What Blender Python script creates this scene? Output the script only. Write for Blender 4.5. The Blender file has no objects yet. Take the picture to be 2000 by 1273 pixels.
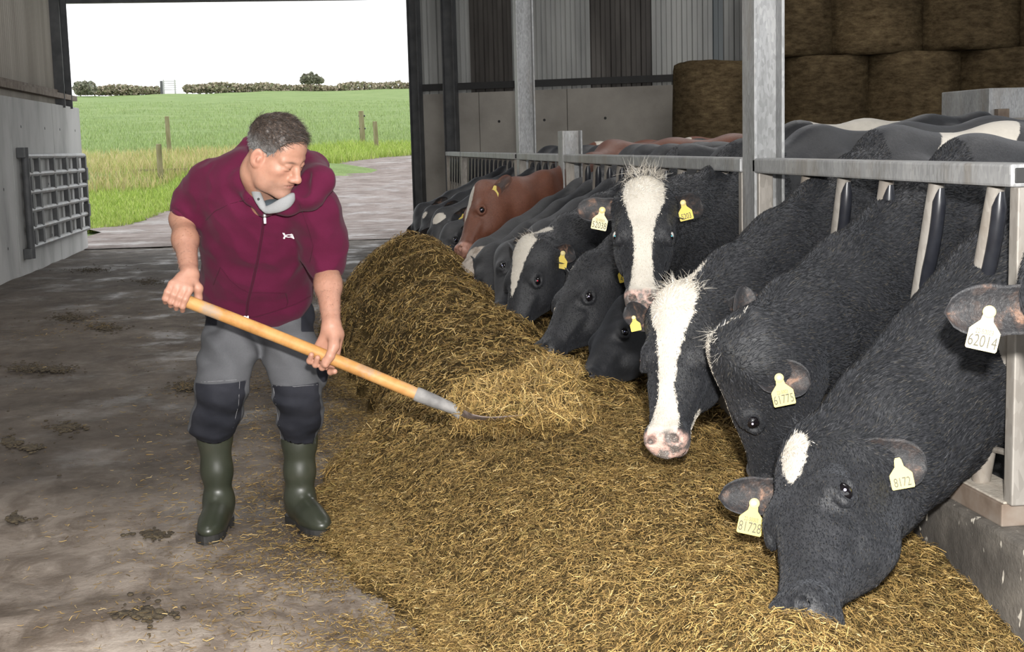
import bpy, bmesh, math, random
import numpy as np
from mathutils import Vector, Matrix
S = bpy.context.scene
COL = S.collection
rng = np.random.default_rng(7)
random.seed(7)

# ---------------------------------------------------------------- camera, sky, lamps, exposure
CAMZ = 1.35
FPX, YAW, PITCH, ROLL = 2700.0, 0.131092, 0.130802, -0.0261856
_F = np.array([math.sin(YAW)*math.cos(PITCH), math.cos(YAW)*math.cos(PITCH), -math.sin(PITCH)])
_R0 = np.array([math.cos(YAW), -math.sin(YAW), 0.0]); _U0 = np.cross(_R0, _F)
_R = math.cos(ROLL)*_R0 + math.sin(ROLL)*_U0; _U = np.cross(_R, _F)
CAMP = np.array([0.0, 0.0, CAMZ])
cam = bpy.data.cameras.new('camera'); camo = bpy.data.objects.new('camera', cam); COL.objects.link(camo)
camo.matrix_world = Matrix(((_R[0], _U[0], -_F[0], 0), (_R[1], _U[1], -_F[1], 0), (_R[2], _U[2], -_F[2], CAMZ), (0, 0, 0, 1)))
cam.sensor_width = 36.0; cam.lens = 36.0*FPX/2000.0; cam.clip_end = 1000; cam.clip_start = 0.05
S.camera = camo

w = bpy.data.worlds.new('overcast_sky'); S.world = w; w.use_nodes = True
bg = w.node_tree.nodes['Background']; bg.inputs[0].default_value = (0.97, 0.985, 1.0, 1); bg.inputs[1].default_value = 2.1

def lamp(name, kind, loc, aim, power, size, color=(1, 1, 1)):
    l = bpy.data.lights.new(name, kind); l.energy = power; l.color = color
    if kind == 'AREA': l.shape = 'DISK'; l.size = size
    else: l.shadow_soft_size = size
    o = bpy.data.objects.new(name, l); COL.objects.link(o); o.location = loc
    o.rotation_euler = (Vector(aim)-Vector(loc)).to_track_quat('-Z', 'Y').to_euler()
    return o
# the photographer's flash, a little above the lens
FLASH = lamp('camera_flash', 'SPOT', (0.06, -0.05, CAMZ+0.27), (0.9, 6, 0.75), 1500, 0.05, (1.0, 0.97, 0.93))
FLASH.data.spot_size = math.radians(75); FLASH.data.spot_blend = 0.6
# fill lamps added under the unseen roof to lift the ambient light
for i, (lx, ly) in enumerate(((-1.0, 3.0), (-1.0, 11.0), (4.5, 6.0), (4.5, 13.5))):
    lamp('roof_fill', 'AREA', (lx, ly, 5.1), (lx, ly, 0), 92, 2.2, (1.0, 0.96, 0.92))
S.view_settings.view_transform = 'Standard'; S.view_settings.look = 'None'
S.view_settings.exposure = 0.0; S.view_settings.gamma = 1.0; S.view_settings.use_curve_mapping = False

# ---------------------------------------------------------------- picture <-> place
def ray(x, y): return _F + _R*(x-1000.0)/FPX + _U*(636.5-y)/FPX
def PY(x, y, Y): d = ray(x, y); return CAMP + d*Y/d[1]
def PX(x, y, X): d = ray(x, y); return CAMP + d*X/d[0]
def PZ(x, y, z): d = ray(x, y); return CAMP + d*(z-CAMZ)/d[2]
def pix(p):
    d = np.asarray(p, float)-CAMP; z = d@_F
    return np.stack([1000+FPX*(d@_R)/z, 636.5-FPX*(d@_U)/z], -1)

# ---------------------------------------------------------------- scene helpers
def tag(o, label=None, cat=None, group=None, kind=None):
    if label: o['label'] = label
    if cat: o['category'] = cat
    if group: o['group'] = group
    if kind: o['kind'] = kind
    return o
def empty(name, loc=(0, 0, 0), label=None, cat=None, group=None):
    o = bpy.data.objects.new(name, None); COL.objects.link(o); o.location = loc; o.empty_display_size = 0.1
    return tag(o, label, cat, group)
def attach(o, parent):
    o.parent = parent
    if parent is not None:
        m = Matrix.Translation(parent.location)
        o.matrix_parent_inverse = m.inverted()
    return o
def obj(name, me, mats=None, parent=None):
    o = bpy.data.objects.new(name, me); COL.objects.link(o)
    if mats is not None:
        for m in (mats if isinstance(mats, (list, tuple)) else [mats]): me.materials.append(m)
    if parent is not None: attach(o, parent)
    return o
def np_mesh(name, V, F, smooth=True, mi=None):
    V = np.asarray(V, np.float32); me = bpy.data.meshes.new(name)
    if isinstance(F, np.ndarray):
        n, k = F.shape
        me.vertices.add(len(V)); me.vertices.foreach_set('co', V.ravel())
        me.loops.add(n*k); me.loops.foreach_set('vertex_index', F.astype(np.int32).ravel())
        me.polygons.add(n); me.polygons.foreach_set('loop_start', np.arange(0, n*k, k, dtype=np.int32))
        me.update(calc_edges=True); me.validate()
    else:
        me.from_pydata(V.tolist(), [], F); me.update()
    if smooth: me.polygons.foreach_set('use_smooth', np.ones(len(me.polygons), bool))
    if mi is not None: me.polygons.foreach_set('material_index', np.asarray(mi, np.int32))
    return me
def set_col(me, name, C):
    a = me.attributes.new(name, 'FLOAT_COLOR', 'POINT')
    C = np.asarray(C, np.float32)
    if C.shape[1] == 3: C = np.c_[C, np.ones(len(C), np.float32)]
    a.data.foreach_set('color', C.astype(np.float32).ravel())
class MB:
    """collects simple shapes into one mesh"""
    def __init__(s): s.V = []; s.F = []; s.n = 0; s.M = []
    def add(s, V, F, m=0):
        s.V.append(np.asarray(V, float)); s.F += [tuple(i+s.n for i in f) for f in F]; s.M += [m]*len(F); s.n += len(V)
        return s
    def box(s, lo, hi, bev=0.0, m=0):
        lo = np.array(lo, float); hi = np.array(hi, float)
        if bev <= 0:
            V = [(x, y, z) for x in (lo[0], hi[0]) for y in (lo[1], hi[1]) for z in (lo[2], hi[2])]
            return s.add(V, [(0, 1, 3, 2), (4, 6, 7, 5), (0, 4, 5, 1), (2, 3, 7, 6), (0, 2, 6, 4), (1, 5, 7, 3)], m)
        bm = bmesh.new(); bmesh.ops.create_cube(bm, size=1)
        for v in bm.verts: v.co = Vector([lo[i]+(v.co[i]+.5)*(hi[i]-lo[i]) for i in range(3)])
        bmesh.ops.bevel(bm, geom=bm.edges[:], offset=bev, segments=2, affect='EDGES', profile=.6)
        bm.verts.index_update(); V = [tuple(v.co) for v in bm.verts]; F = [[v.index for v in f.verts] for f in bm.faces]
        bm.free(); return s.add(V, F, m)
    def tube(s, pts, r, n=10, cap=True, m=0, sx=1.0):
        pts = [np.array(p, float) for p in pts]; rs = r if isinstance(r, (list, tuple, np.ndarray)) else [r]*len(pts)
        V = []; prev = None
        for i, p in enumerate(pts):
            t = pts[min(i+1, len(pts)-1)]-pts[max(i-1, 0)]; t = t/(np.linalg.norm(t)+1e-9)
            if prev is None:
                a = np.array([0, 0, 1.0]) if abs(t[2]) < .9 else np.array([1.0, 0, 0])
                u = np.cross(t, a)
            else: u = prev-t*(prev@t)
            u /= np.linalg.norm(u)+1e-9; prev = u; v = np.cross(t, u)
            for k in range(n):
                c, d = math.cos(2*math.pi*k/n), math.sin(2*math.pi*k/n)
                V.append(p+rs[i]*(u*c*sx+v*d))
        F = [(i*n+k, i*n+(k+1) % n, (i+1)*n+(k+1) % n, (i+1)*n+k) for i in range(len(pts)-1) for k in range(n)]
        if cap: F += [tuple(range(n-1, -1, -1)), tuple((len(pts)-1)*n+k for k in range(n))]
        return s.add(V, F, m)
    def bar(s, a, b, wx, wy, up=(0, 0, 1), m=0):
        """rectangular bar from a to b, wx across, wy along 'up'"""
        a = np.array(a, float); b = np.array(b, float); t = (b-a)/np.linalg.norm(b-a)
        u = np.cross(t, up); u /= np.linalg.norm(u); v = np.cross(u, t)
        V = [p+u*wx/2*i+v*wy/2*j for p in (a, b) for i, j in ((-1, -1), (1, -1), (1, 1), (-1, 1))]
        return s.add(V, [(0, 3, 2, 1), (4, 5, 6, 7), (0, 1, 5, 4), (1, 2, 6, 5), (2, 3, 7, 6), (3, 0, 4, 7)], m)
    def prism(s, poly, ax, m=0):
        """poly: list of 3d points, extruded by vector ax"""
        P = [np.array(p, float) for p in poly]; n = len(P); ax = np.array(ax, float)
        F = [tuple(range(n-1, -1, -1)), tuple(range(n, 2*n))]+[(i, (i+1) % n, n+(i+1) % n, n+i) for i in range(n)]
        return s.add(P+[p+ax for p in P], F, m)
    def ball(s, c, r, n=12, m=0):
        c = np.array(c, float); r = np.array([r]*3 if np.isscalar(r) else r, float); V = []; F = []
        for i in range(n+1):
            th = math.pi*i/n
            for k in range(2*n):
                ph = math.pi*k/n; V.append(c+r*np.array([math.sin(th)*math.cos(ph), math.sin(th)*math.sin(ph), math.cos(th)]))
        for i in range(n):
            for k in range(2*n): F.append((i*2*n+k, i*2*n+(k+1) % (2*n), (i+1)*2*n+(k+1) % (2*n), (i+1)*2*n+k)[::-1])
        return s.add(V, F, m)
    def build(s, name, mats, parent=None, smooth=False, fix=True):
        me = bpy.data.meshes.new(name); me.from_pydata(np.concatenate(s.V).tolist(), [], s.F); me.update()
        if max(s.M) > 0: me.polygons.foreach_set('material_index', np.array(s.M, np.int32))
        if fix:
            bm = bmesh.new(); bm.from_mesh(me); bmesh.ops.recalc_face_normals(bm, faces=bm.faces[:]); bm.to_mesh(me); bm.free()
        if smooth:
            me.polygons.foreach_set('use_smooth', np.ones(len(me.polygons), bool))
            me.set_sharp_from_angle(angle=math.radians(40))
        return obj(name, me, mats, parent)

# ---------------------------------------------------------------- value noise
def _hash(ix, iy, iz, seed):
    h = (ix.astype(np.int64)*73856093) ^ (iy.astype(np.int64)*19349663) ^ (iz.astype(np.int64)*83492791) ^ (seed*2654435761 & 0x7fffffff)
    h = (h ^ (h >> 13))*1274126177 & 0x7fffffff; h = h ^ (h >> 16)
    return (h & 0xffff)/32767.5-1.0
def vnoise(P, sc=1.0, seed=0):
    P = np.asarray(P, float)*sc
    if P.shape[-1] == 2: P = np.concatenate([P, np.zeros(P.shape[:-1]+(1,))], -1)
    i = np.floor(P).astype(np.int64); f = P-i; f = f*f*(3-2*f); r = 0
    for dx in (0, 1):
        for dy in (0, 1):
            for dz in (0, 1):
                wgt = (f[..., 0] if dx else 1-f[..., 0])*(f[..., 1] if dy else 1-f[..., 1])*(f[..., 2] if dz else 1-f[..., 2])
                r = r+wgt*_hash(i[..., 0]+dx, i[..., 1]+dy, i[..., 2]+dz, seed)
    return r
def fbm(P, sc=1.0, o=4, seed=0, g=.5):
    r = 0; a = 1.0
    for k in range(o): r = r+a*vnoise(P, sc*2**k, seed+k*17); a *= g
    return r
def sstep(a, b, x): t = np.clip((x-a)/(b-a), 0, 1); return t*t*(3-2*t)
def interp(x, xs, ys): return np.interp(x, xs, ys)

# ---------------------------------------------------------------- materials
class NT:
    def __init__(s, name):
        s.m = bpy.data.materials.new(name); s.m.use_nodes = True; s.t = s.m.node_tree; s.n = s.t.nodes
        s.b = s.n['Principled BSDF']; s._co = None
    def link(s, a, b): s.t.links.new(a, b)
    def node(s, ty, **k):
        x = s.n.new(ty)
        for a, v in k.items(): setattr(x, a, v)
        return x
    def co(s, scale=(1, 1, 1), kind='Object'):
        if s._co is None: s._co = s.node('ShaderNodeTexCoord')
        mp = s.node('ShaderNodeMapping'); mp.inputs['Scale'].default_value = scale
        s.link(s._co.outputs[kind], mp.inputs[0]); return mp.outputs[0]
    def noise(s, scale, detail=4, rough=.55, dist=0.0, st=(1, 1, 1)):
        x = s.node('ShaderNodeTexNoise'); x.inputs['Scale'].default_value = scale; x.inputs['Detail'].default_value = detail
        x.inputs['Roughness'].default_value = rough; x.inputs['Distortion'].default_value = dist
        s.link(s.co(st), x.inputs['Vector']); return x.outputs['Fac']
    def ramp(s, fac, stops):
        x = s.node('ShaderNodeValToRGB'); e = x.color_ramp.elements
        while len(e) < len(stops): e.new(.5)
        for q, (p, c) in zip(e, stops):
            q.position = p; q.color = (tuple(c)+(1,)) if not np.isscalar(c) else (c, c, c, 1)
        s.link(fac, x.inputs[0]); return x.outputs[0]
    def mix(s, fac, a, b, mode='MIX'):
        x = s.node('ShaderNodeMix', data_type='RGBA', blend_type=mode)
        for i, v in ((0, fac), (6, a), (7, b)):
            if hasattr(v, 'is_linked'): s.link(v, x.inputs[i])
            elif np.isscalar(v): x.inputs[i].default_value = v
            else: x.inputs[i].default_value = tuple(v)+(1,)
        return x.outputs[2]
    def math(s, op, a, b=0.0, clamp=False):
        x = s.node('ShaderNodeMath', operation=op, use_clamp=clamp)
        for i, v in ((0, a), (1, b)):
            if hasattr(v, 'is_linked'): s.link(v, x.inputs[i])
            else: x.inputs[i].default_value = v
        return x.outputs[0]
    def attr(s, name): x = s.node('ShaderNodeAttribute', attribute_name=name); return x
    def set(s, **k):
        for a, v in k.items():
            i = s.b.inputs[a.replace('_', ' ')]
            if hasattr(v, 'is_linked'): s.link(v, i)
            elif isinstance(v, (tuple, list)) and len(v) == 3 and i.type == 'RGBA': i.default_value = tuple(v)+(1,)
            else: i.default_value = v
        return s
    def bump(s, h, strength=.3, dist=.01, prev=None):
        x = s.node('ShaderNodeBump'); x.inputs['Strength'].default_value = strength; x.inputs['Distance'].default_value = dist
        s.link(h, x.inputs['Height'])
        if prev is not None: s.link(prev, x.inputs['Normal'])
        s.link(x.outputs[0], s.b.inputs['Normal']); return x.outputs[0]
def nmat(name, cols, scale=8, detail=5, rough=.7, metal=0.0, bump=None, st=(1, 1, 1), spec=.5, dist=0.0, lo=.3, hi=.7, rr=None):
    """principled surface whose colour runs through 'cols' along a noise"""
    t = NT(name); f = t.noise(scale, detail, st=st, dist=dist); n = len(cols)
    c = t.ramp(f, [(lo+(hi-lo)*i/max(1, n-1), q) for i, q in enumerate(cols)])
    t.set(Base_Color=c, Roughness=rough, Metallic=metal, Specular_IOR_Level=spec)
    if rr: t.set(Roughness=t.ramp(t.noise(scale*1.7, 3), [(.35, rr[0]), (.65, rr[1])]))
    if bump: t.bump(t.noise(bump[0], 5, st=bump[3] if len(bump) > 3 else st), bump[1], bump[2] if len(bump) > 2 else .01)
    return t.m
# ================================================================ the shed
M = {}
M['concrete'] = nmat('concrete_wall', [(.27, .27, .262), (.46, .46, .45), (.54, .54, .53)], 1.6, 6, .85, bump=(30, .15, .01), st=(1, 1, .45), lo=.25, hi=.75)
M['concrete_dirty'] = nmat('concrete_dirty', [(.20, .185, .165), (.31, .29, .26), (.40, .375, .335)], 1.4, 7, .9, bump=(24, .2, .01), lo=.25, hi=.75)
M['clad_old'] = nmat('timber_cladding', [(.34, .31, .27), (.50, .47, .42)], 3, 5, .8, st=(1, 1, .1), lo=.3, hi=.7)
M['steel_dark'] = nmat('dark_steel', [(.06, .062, .066), (.11, .112, .115)], 6, 4, .6, metal=.2)
M['steel_rust'] = nmat('rusty_steel', [(.10, .07, .05), (.17, .13, .10), (.22, .19, .16)], 9, 5, .8)
M['dark'] = nmat('dark_void', [(.02, .02, .02), (.03, .03, .03)], 5)
M['black_rubber'] = nmat('black_rubber', [(.012, .013, .018), (.02, .022, .028)], 30, 3, .35, spec=.6)
def galv(name, a, b, c, sc=45, dirt=(.23, .2, .16)):
    t = NT(name)
    vor = t.node('ShaderNodeTexVoronoi'); vor.inputs['Scale'].default_value = sc*2.6; t.link(t.co((1, 1, .35)), vor.inputs['Vector'])
    f = t.mix(.28, t.noise(6, 6, .65, st=(1, 1, .25)), vor.outputs['Color'])
    base = t.ramp(f, [(.3, a), (.5, b), (.72, c)])
    d = t.ramp(t.noise(3.2, 6, .7, st=(1, 1, .3)), [(.52, 0.0), (.72, .8)])
    t.set(Base_Color=t.mix(d, base, dirt), Roughness=.55, Metallic=.25, Specular_IOR_Level=.5)
    t.bump(t.noise(60, 4), .12, .004); return t.m
M['galv'] = galv('galvanised_steel', (.20, .205, .205), (.30, .305, .31), (.40, .405, .405))
M['galv_dusty'] = galv('dusty_galvanised_steel', (.20, .185, .165), (.27, .25, .225), (.34, .32, .29), 30, (.22, .18, .14))
M['dust'] = nmat('feed_dust', [(.33, .29, .24), (.46, .42, .36)], 20, 5, .95, bump=(60, .3, .01))

def H3(): pass
# floor -----------------------------------------------------------
def floor_mat():
    t = NT('muddy_concrete_floor')
    base = t.ramp(t.noise(1.1, 9, .66, dist=.6), [(.28, (.055, .042, .032)), (.40, (.15, .12, .095)), (.52, (.32, .27, .225)), (.66, (.48, .42, .36))])
    # tyre smears running along the passage, slightly skewed
    sm = t.ramp(t.noise(4.5, 8, .68, dist=.9, st=(1.3, .8, 1)), [(.40, (.42, .38, .35)), (.56, (1, 1, 1))])
    base = t.mix(.75, base, sm, 'MULTIPLY')
    # muddy crust, painted darker on the far half for the flash's fall-off
    co = t.node('ShaderNodeSeparateXYZ'); t.link(t.co(), co.inputs[0])
    far = t.math('ADD', co.outputs[1], t.math('MULTIPLY', t.noise(.9, 5), 3.0))
    fm = t.node('ShaderNodeMapRange'); fm.inputs[1].default_value = 5.3; fm.inputs[2].default_value = 7.6; t.link(far, fm.inputs[0])
    mud_falloff = t.ramp(t.noise(3.5, 8, .7, st=(1, .6, 1)), [(.3, (.03, .024, .019)), (.55, (.085, .07, .058)), (.75, (.16, .14, .12))])
    base = t.mix(t.math('MULTIPLY', fm.outputs[0], .85), base, mud_falloff)
    crumbs = t.ramp(t.noise(60, 3, .7, st=(.5, 1, 1)), [(.66, 0.0), (.74, .7)])
    base = t.mix(crumbs, base, (.07, .05, .022))
    wet = t.ramp(t.noise(1.3, 6, .7), [(.5, 0.0), (.62, 1.0)])
    t.set(Base_Color=base, Roughness=t.ramp(wet, [(0, .85), (1, .45)]), Specular_IOR_Level=.25)
    b = t.bump(t.noise(16, 8, .7), .5, .02); t.bump(t.noise(110, 4), .35, .005, b); return t.m
def floor_grid():
    xs = np.r_[np.linspace(-3.6, 2.2, 110), np.linspace(2.4, 13, 20)]; ys = np.r_[np.linspace(-1.5, 8.5, 130), np.linspace(8.7, 20.9, 60)]
    Xg, Yg = np.meshgrid(xs, ys); P = np.stack([Xg.ravel(), Yg.ravel()], -1)
    z = .008*fbm(P, 1.2, 3, 3)+.006*fbm(P, 7, 2, 5)-.006
    nx = len(xs); i = np.arange(len(P)).reshape(len(ys), nx)
    F = np.stack([i[:-1, :-1].ravel(), i[:-1, 1:].ravel(), i[1:, 1:].ravel(), i[1:, :-1].ravel()], -1)
    return np.c_[P, z], F
V, F = floor_grid(); tag(obj('floor', np_mesh('floor', V, F), floor_mat()), kind='structure')

# left wall: precast panels, hole marks, steel angle, corrugated sheet above ------------------
XL = -3.49
mb = MB()
edges = [-2, 1.1, 3.65, 6.2, 8.75, 11.3, 13.85, 16.38, 18.9, 20.98]
for a, b in zip(edges[:-1], edges[1:]): mb.box((XL-.18, a+.008, -.05), (XL, b-.008, 2.03), .008)
wl = tag(mb.build('wall_left', M['concrete']), kind='structure')
mb = MB()
for a, b in zip(edges[:-1], edges[1:]):
    for u in (.22, .78):
        for z in (.35, 1.0, 1.7):
            y = a+(b-a)*u; mb.tube([(XL-.02, y, z), (XL+.002, y, z)], .018, 8)
mb.build('tie_hole', M['dark'], wl)
def corrugated(name, p0, d, L, z0, z1, pitch, amp, mats, parent, trap=False, sheet=None):
    """ribbed sheet along direction d (unit, horizontal) from p0"""
    d = np.array([d[0], d[1], 0.0]); nrm = np.array([d[1], -d[0], 0.0]); pts = []
    n = int(L/pitch); prof = ((0, 0), (.42, 0), (.5, 1), (.92, 1)) if trap else tuple((k/8, .5-.5*math.cos(2*math.pi*k/8)) for k in range(8))
    for i in range(n):
        for u, h in prof: pts.append(((i+u)*pitch, h*amp))
    V = []; F = []; mi = []
    for s, h in pts:
        q = np.array([p0[0], p0[1], 0])+d*s+nrm*h; V += [q+[0, 0, z0], q+[0, 0, z1]]
    for i in range(len(pts)-1):
        F.append((2*i, 2*i+2, 2*i+3, 2*i+1)); mi.append(0 if sheet is None else sheet(pts[i][0]))
    me = np_mesh(name, V, F, smooth=not trap, mi=mi); o = obj(name, me, mats, parent)
    md = o.modifiers.new('thick', 'SOLIDIFY'); md.thickness = .004; return o
corrugated('cladding', (XL-.10, 20.3), (0, -1), 22.3, 1.99, 5.2, .10, .03, M['clad_old'], wl)
mb = MB(); mb.box((XL-.06, -2, 2.12), (XL+.02, 20.75, 2.19)); mb.box((XL-.06, -2, 2.115), (XL-.05, 20.75, 2.24))
mb.build('sheeting_rail', M['steel_rust'], wl)

def H_post(name, x0, y0, wx, dy, z0, z1, m, label, t=.012, parent=None, cat='steel post'):
    """H section: flanges face -X and +X, web faces -Y"""
    mb = MB()
    mb.box((x0, y0, z0), (x0+t, y0+dy, z1), .002).box((x0+wx-t, y0, z0), (x0+wx, y0+dy, z1), .002)
    mb.box((x0+t, y0+dy*.5-.006, z0), (x0+wx-t, y0+dy*.5+.006, z1))
    o = mb.build(name, m); return tag(o, label, cat)
mb = MB(); mb.box((XL-.16, 19.72, 2.0), (XL+.03, 19.74, 5.2)).box((XL-.16, 20.28, 2.0), (XL+.03, 20.3, 5.2)).box((XL-.07, 19.74, 2.0), (XL-.05, 20.28, 5.2))
tag(mb.build('steel_column', M['steel_dark']), 'dark steel column above the left concrete wall at the shed opening', 'steel post')

# gable at the far end, running back towards us on the right ------------------
GA = math.radians(25); GD = np.array([math.cos(GA), -math.sin(GA), 0]); GN = np.array([-math.sin(GA), -math.cos(GA), 0]); GP = np.array([1.27, 20.3, 0])
def PW(x, y, off=0.0):
    d = ray(x, y); p = GP+GN*off; t = ((p-CAMP)@GN)/(d@GN); return CAMP+d*t
zt = PW(1349, 164.6)[2]; zt2 = PW(893, 181.5)[2]; zpur = PW(1200, 157)[2]
GZ = (zt+zt2)/2
def wbox(mb, s0, s1, n0, n1, z0, z1):
    P = [GP+GD*s+GN*n+np.array([0, 0, z]) for s in (s0, s1) for n in (n0, n1) for z in (z0, z1)]
    return mb.add(P, [(0, 1, 3, 2), (4, 6, 7, 5), (0, 4, 5, 1), (2, 3, 7, 6), (0, 2, 6, 4), (1, 5, 7, 3)])
mb = MB()
for a, b in ((0, 1.05), (1.06, 2.35), (2.36, 4.9), (4.91, 7.4), (7.41, 9.9), (9.91, 12.5)): wbox(mb, a, b, 0, -.18, -.05, GZ)
wb = tag(mb.build('wall_back', M['concrete_dirty']), kind='structure')
mb = MB()
for s in (1.35, 2.02, 2.9, 4.3, 6.0):
    p = GP+GD*s+np.array([0, 0, GZ-.42]); mb.tube([p-GN*.02, p+GN*.003], .02, 8)
mb.build('tie_hole', M['dark'], wb)
t1 = nmat('grey_sheeting', [(.24, .245, .24), (.38, .385, .375), (.48, .485, .47)], 2.2, 6, .55, metal=.3, st=(1, 1, .2), lo=.25, hi=.75)
t2 = nmat('dark_stained_sheeting', [(.045, .04, .037), (.09, .082, .075), (.15, .14, .13)], 2.5, 6, .5, metal=.3, st=(1, 1, .2))
t3 = nmat('blue_grey_sheeting', [(.13, .15, .16), (.19, .21, .22)], 2.5, 5, .5, metal=.3, st=(1, 1, .2))
def s_of(x): return float((PW(x, 80)-GP)@GD)
dark_rng = [(s_of(912), s_of(992)), (s_of(1150), s_of(1270)), (s_of(1445), s_of(1500))]; blue_rng = [(s_of(1385), s_of(1408))]
def sheet(s):
    if any(a < s < b for a, b in dark_rng): return 1
    return 2 if any(a < s < b for a, b in blue_rng) else 0
corrugated('cladding', (GP-GN*.10)[:2], GD[:2], 12.5, GZ-.04, 5.2, .142, .035, [t1, t2, t3], wb, True, sheet)
mb = MB(); wbox(mb, .1, 12.5, .02, -.06, zpur-.045, zpur+.05); mb.build('sheeting_rail', M['dark'], wb)
# over the opening
mb = MB(); mb.box((-3.7, 20.3, PY(460, 2, 20.3)[2]), (1.3, 20.42, 5.2)); tag(mb.build('wall_lintel', M['steel_dark']), kind='structure')
# posts of the gable
def gpost(xa, xb, off, z1, m, label):
    a = PW(xa, 150, off); b = PW(xb, 150, off); mb = MB(); wd = b-a; wd[2] = 0; L = np.linalg.norm(wd); u = wd/L
    for (s0, s1, n0, n1) in ((0, .012, 0, .16), (L-.012, L, 0, .16), (.012, L-.012, .07, .085)):
        P = [np.array([a[0], a[1], 0])+u*s-GN*n+np.array([0, 0, z]) for s in (s0, s1) for n in (n0, n1) for z in (0, z1)]
        mb.add(P, [(0, 1, 3, 2), (4, 6, 7, 5), (0, 4, 5, 1), (2, 3, 7, 6), (0, 2, 6, 4), (1, 5, 7, 3)])
    return tag(mb.build('steel_column', m), label, 'steel post')
gpost(798, 817, .17, 5.2, M['steel_dark'], 'dark steel corner column at the right edge of the shed opening')
gpost(864, 887, .17, 5.2, M['steel_dark'], 'dark steel column on the back wall at the far end of the feed rail')
# roof
mb = MB(); mb.box((-3.75, -1.6, 5.2), (13.2, 20.5, 5.3)); ce = tag(mb.build('ceiling', M['steel_dark']), kind='structure')
RL = NT('glowing_fill_sheet'); RL.set(Base_Color=(.75, .77, .75), Roughness=.6, Emission_Color=(.9, .95, 1.0), Emission_Strength=1.0)
for lx, ly in ((-1.0, 3.0), (-1.0, 11.0), (4.5, 6.0), (4.5, 13.5)):
    mb = MB(); mb.box((lx-.55, ly-1.6, 5.17), (lx+.55, ly+1.6, 5.205)); mb.build('added_glow_sheet', RL.m, ce)  # glowing sheets added out of view above the fill lamps
# right side wall far across the shed
mb = MB(); mb.box((13.0, 3, -.05), (13.2, 16.5, 2.0)); tag(mb.build('wall_right', M['concrete_dirty']), kind='structure')

# kerb under the feed rail --------------------------------------------------
XF = 1.7
def kerb_mat():
    t = NT('stained_kerb_concrete')
    base = t.ramp(t.noise(2.3, 8, .65), [(.3, (.028, .025, .022)), (.46, (.075, .067, .058)), (.60, (.16, .145, .125)), (.74, (.27, .245, .215))])
    sp = t.ramp(t.noise(38, 2, .4, st=(1, 1, .6)), [(.68, 0.0), (.73, 1.0)])
    t.set(Base_Color=t.mix(sp, base, (.62, .58, .5)), Roughness=.85); t.bump(t.noise(25, 7, .7), .5, .02); return t.m
mb = MB(); mb.box((XF-.03, .5, -.05), (XF+.22, 20.0, .335), .012); tag(mb.build('trim_1', kerb_mat()), kind='structure')

# posts along the feed rail
H_post('steel_column', XF, 5.37, .125, .16, 0, 5.2, M['galv'], 'tall bright galvanised H post between the two nearest feed rails')
H_post('steel_column', XF+.02, 12.25, .155, .18, 0, 5.2, M['galv'], 'tall galvanised H post further along, beyond the red cow')
zs = PX(1105, 255, XF)[2]
H_post('steel_post', XF, 9.86, .145, .2, 0, zs, M['galv'], 'short galvanised H post ending just above the feed rail', cat='steel post')

# feed barriers ---------------------------------------------------------------
ZR0, ZR1 = 1.21, 1.268
def make_bar(y, parent, near):
    """slanting neck bar, top nearer the camera, with a rubber sleeve on the neck side"""
    zt, zb = ZR0, .40; dy = .27
    a = np.array([XF+.05, y, zt]); b = np.array([XF+.05, y+dy, zb]); n = 14 if near else 8
    mb = MB(); mb.tube([a, a+(b-a)*.5, b], .0235, n); o = mb.build('slanted_bar', M['galv_dusty'], parent, smooth=True)
    # bowed rubber sleeve on the camera-far side
    pts = []; rs = []
    for k in range(11):
        u = .02+.50*k/10; p = a+(b-a)*u; off = .030*math.sin(math.pi*min(1, (k+1.2)/9.5))+.004
        pts.append(p+np.array([.006, -off, 0])); rs.append(.020 if 0 < k < 10 else .011)
    mb = MB(); mb.tube(pts, rs, n); mb.build('rubber_sleeve', M['black_rubber'], o, smooth=True)
    return o
def barrier(y0, y1, label, near):
    t = empty('feed_barrier', (XF+.05, (y0+y1)/2, .34), label, 'feed barrier', 'feed barriers along the kerb')
    # top box section with an open end
    mb = MB(); w = .1
    mb.box((XF, y0, ZR0), (XF+w, y1, ZR1), .007)
    tr = mb.build('top_rail', M['galv'], t)
    mb = MB(); mb.box((XF+.012, y0-.002, ZR0+.010), (XF+w-.012, y0+.002, ZR1-.010), .003); mb.build('open_end', M['dark'], tr)
    mb = MB(); mb.box((XF-.005, y0, .335), (XF+.12, y1, .395), .004); br = mb.build('bottom_channel', M['steel_rust'], t)
    mb = MB(); mb.box((XF+.002, y0+.004, .393), (XF+.118, y1-.004, .400), .003); mb.build('feed_dust', M['dust'], br)
    for y in (y0+(.0 if near and y0 < 4 else .03), y1-.03):
        mb = MB(); mb.box((XF+.01, y-.022, .395), (XF+.07, y+.022, ZR0), .004); mb.build('upright', M['galv_dusty'], t)
    n = int((y1-y0-.1)/.36); off = y1-.03-.30
    k = 0; y = 4.53
    while y > y0: y -= .36
    while y < y1-.30:
        if y > y0+.05: make_bar(y, t, near)
        y += .36
    return t
barrier(3.28, 5.40, 'nearest galvanised feed barrier with slanted bars above the black cows', True)
barrier(5.57, 9.84, 'middle galvanised feed barrier behind the white-faced cow looking at the camera', True)
barrier(10.08, 12.22, 'short galvanised feed barrier behind the neck of the red cow', False)
barrier(12.48, 17.4, 'long galvanised feed barrier over the dark far cows', False)
barrier(17.5, 19.6, 'farthest galvanised feed barrier ending at the back wall', False)
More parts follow.
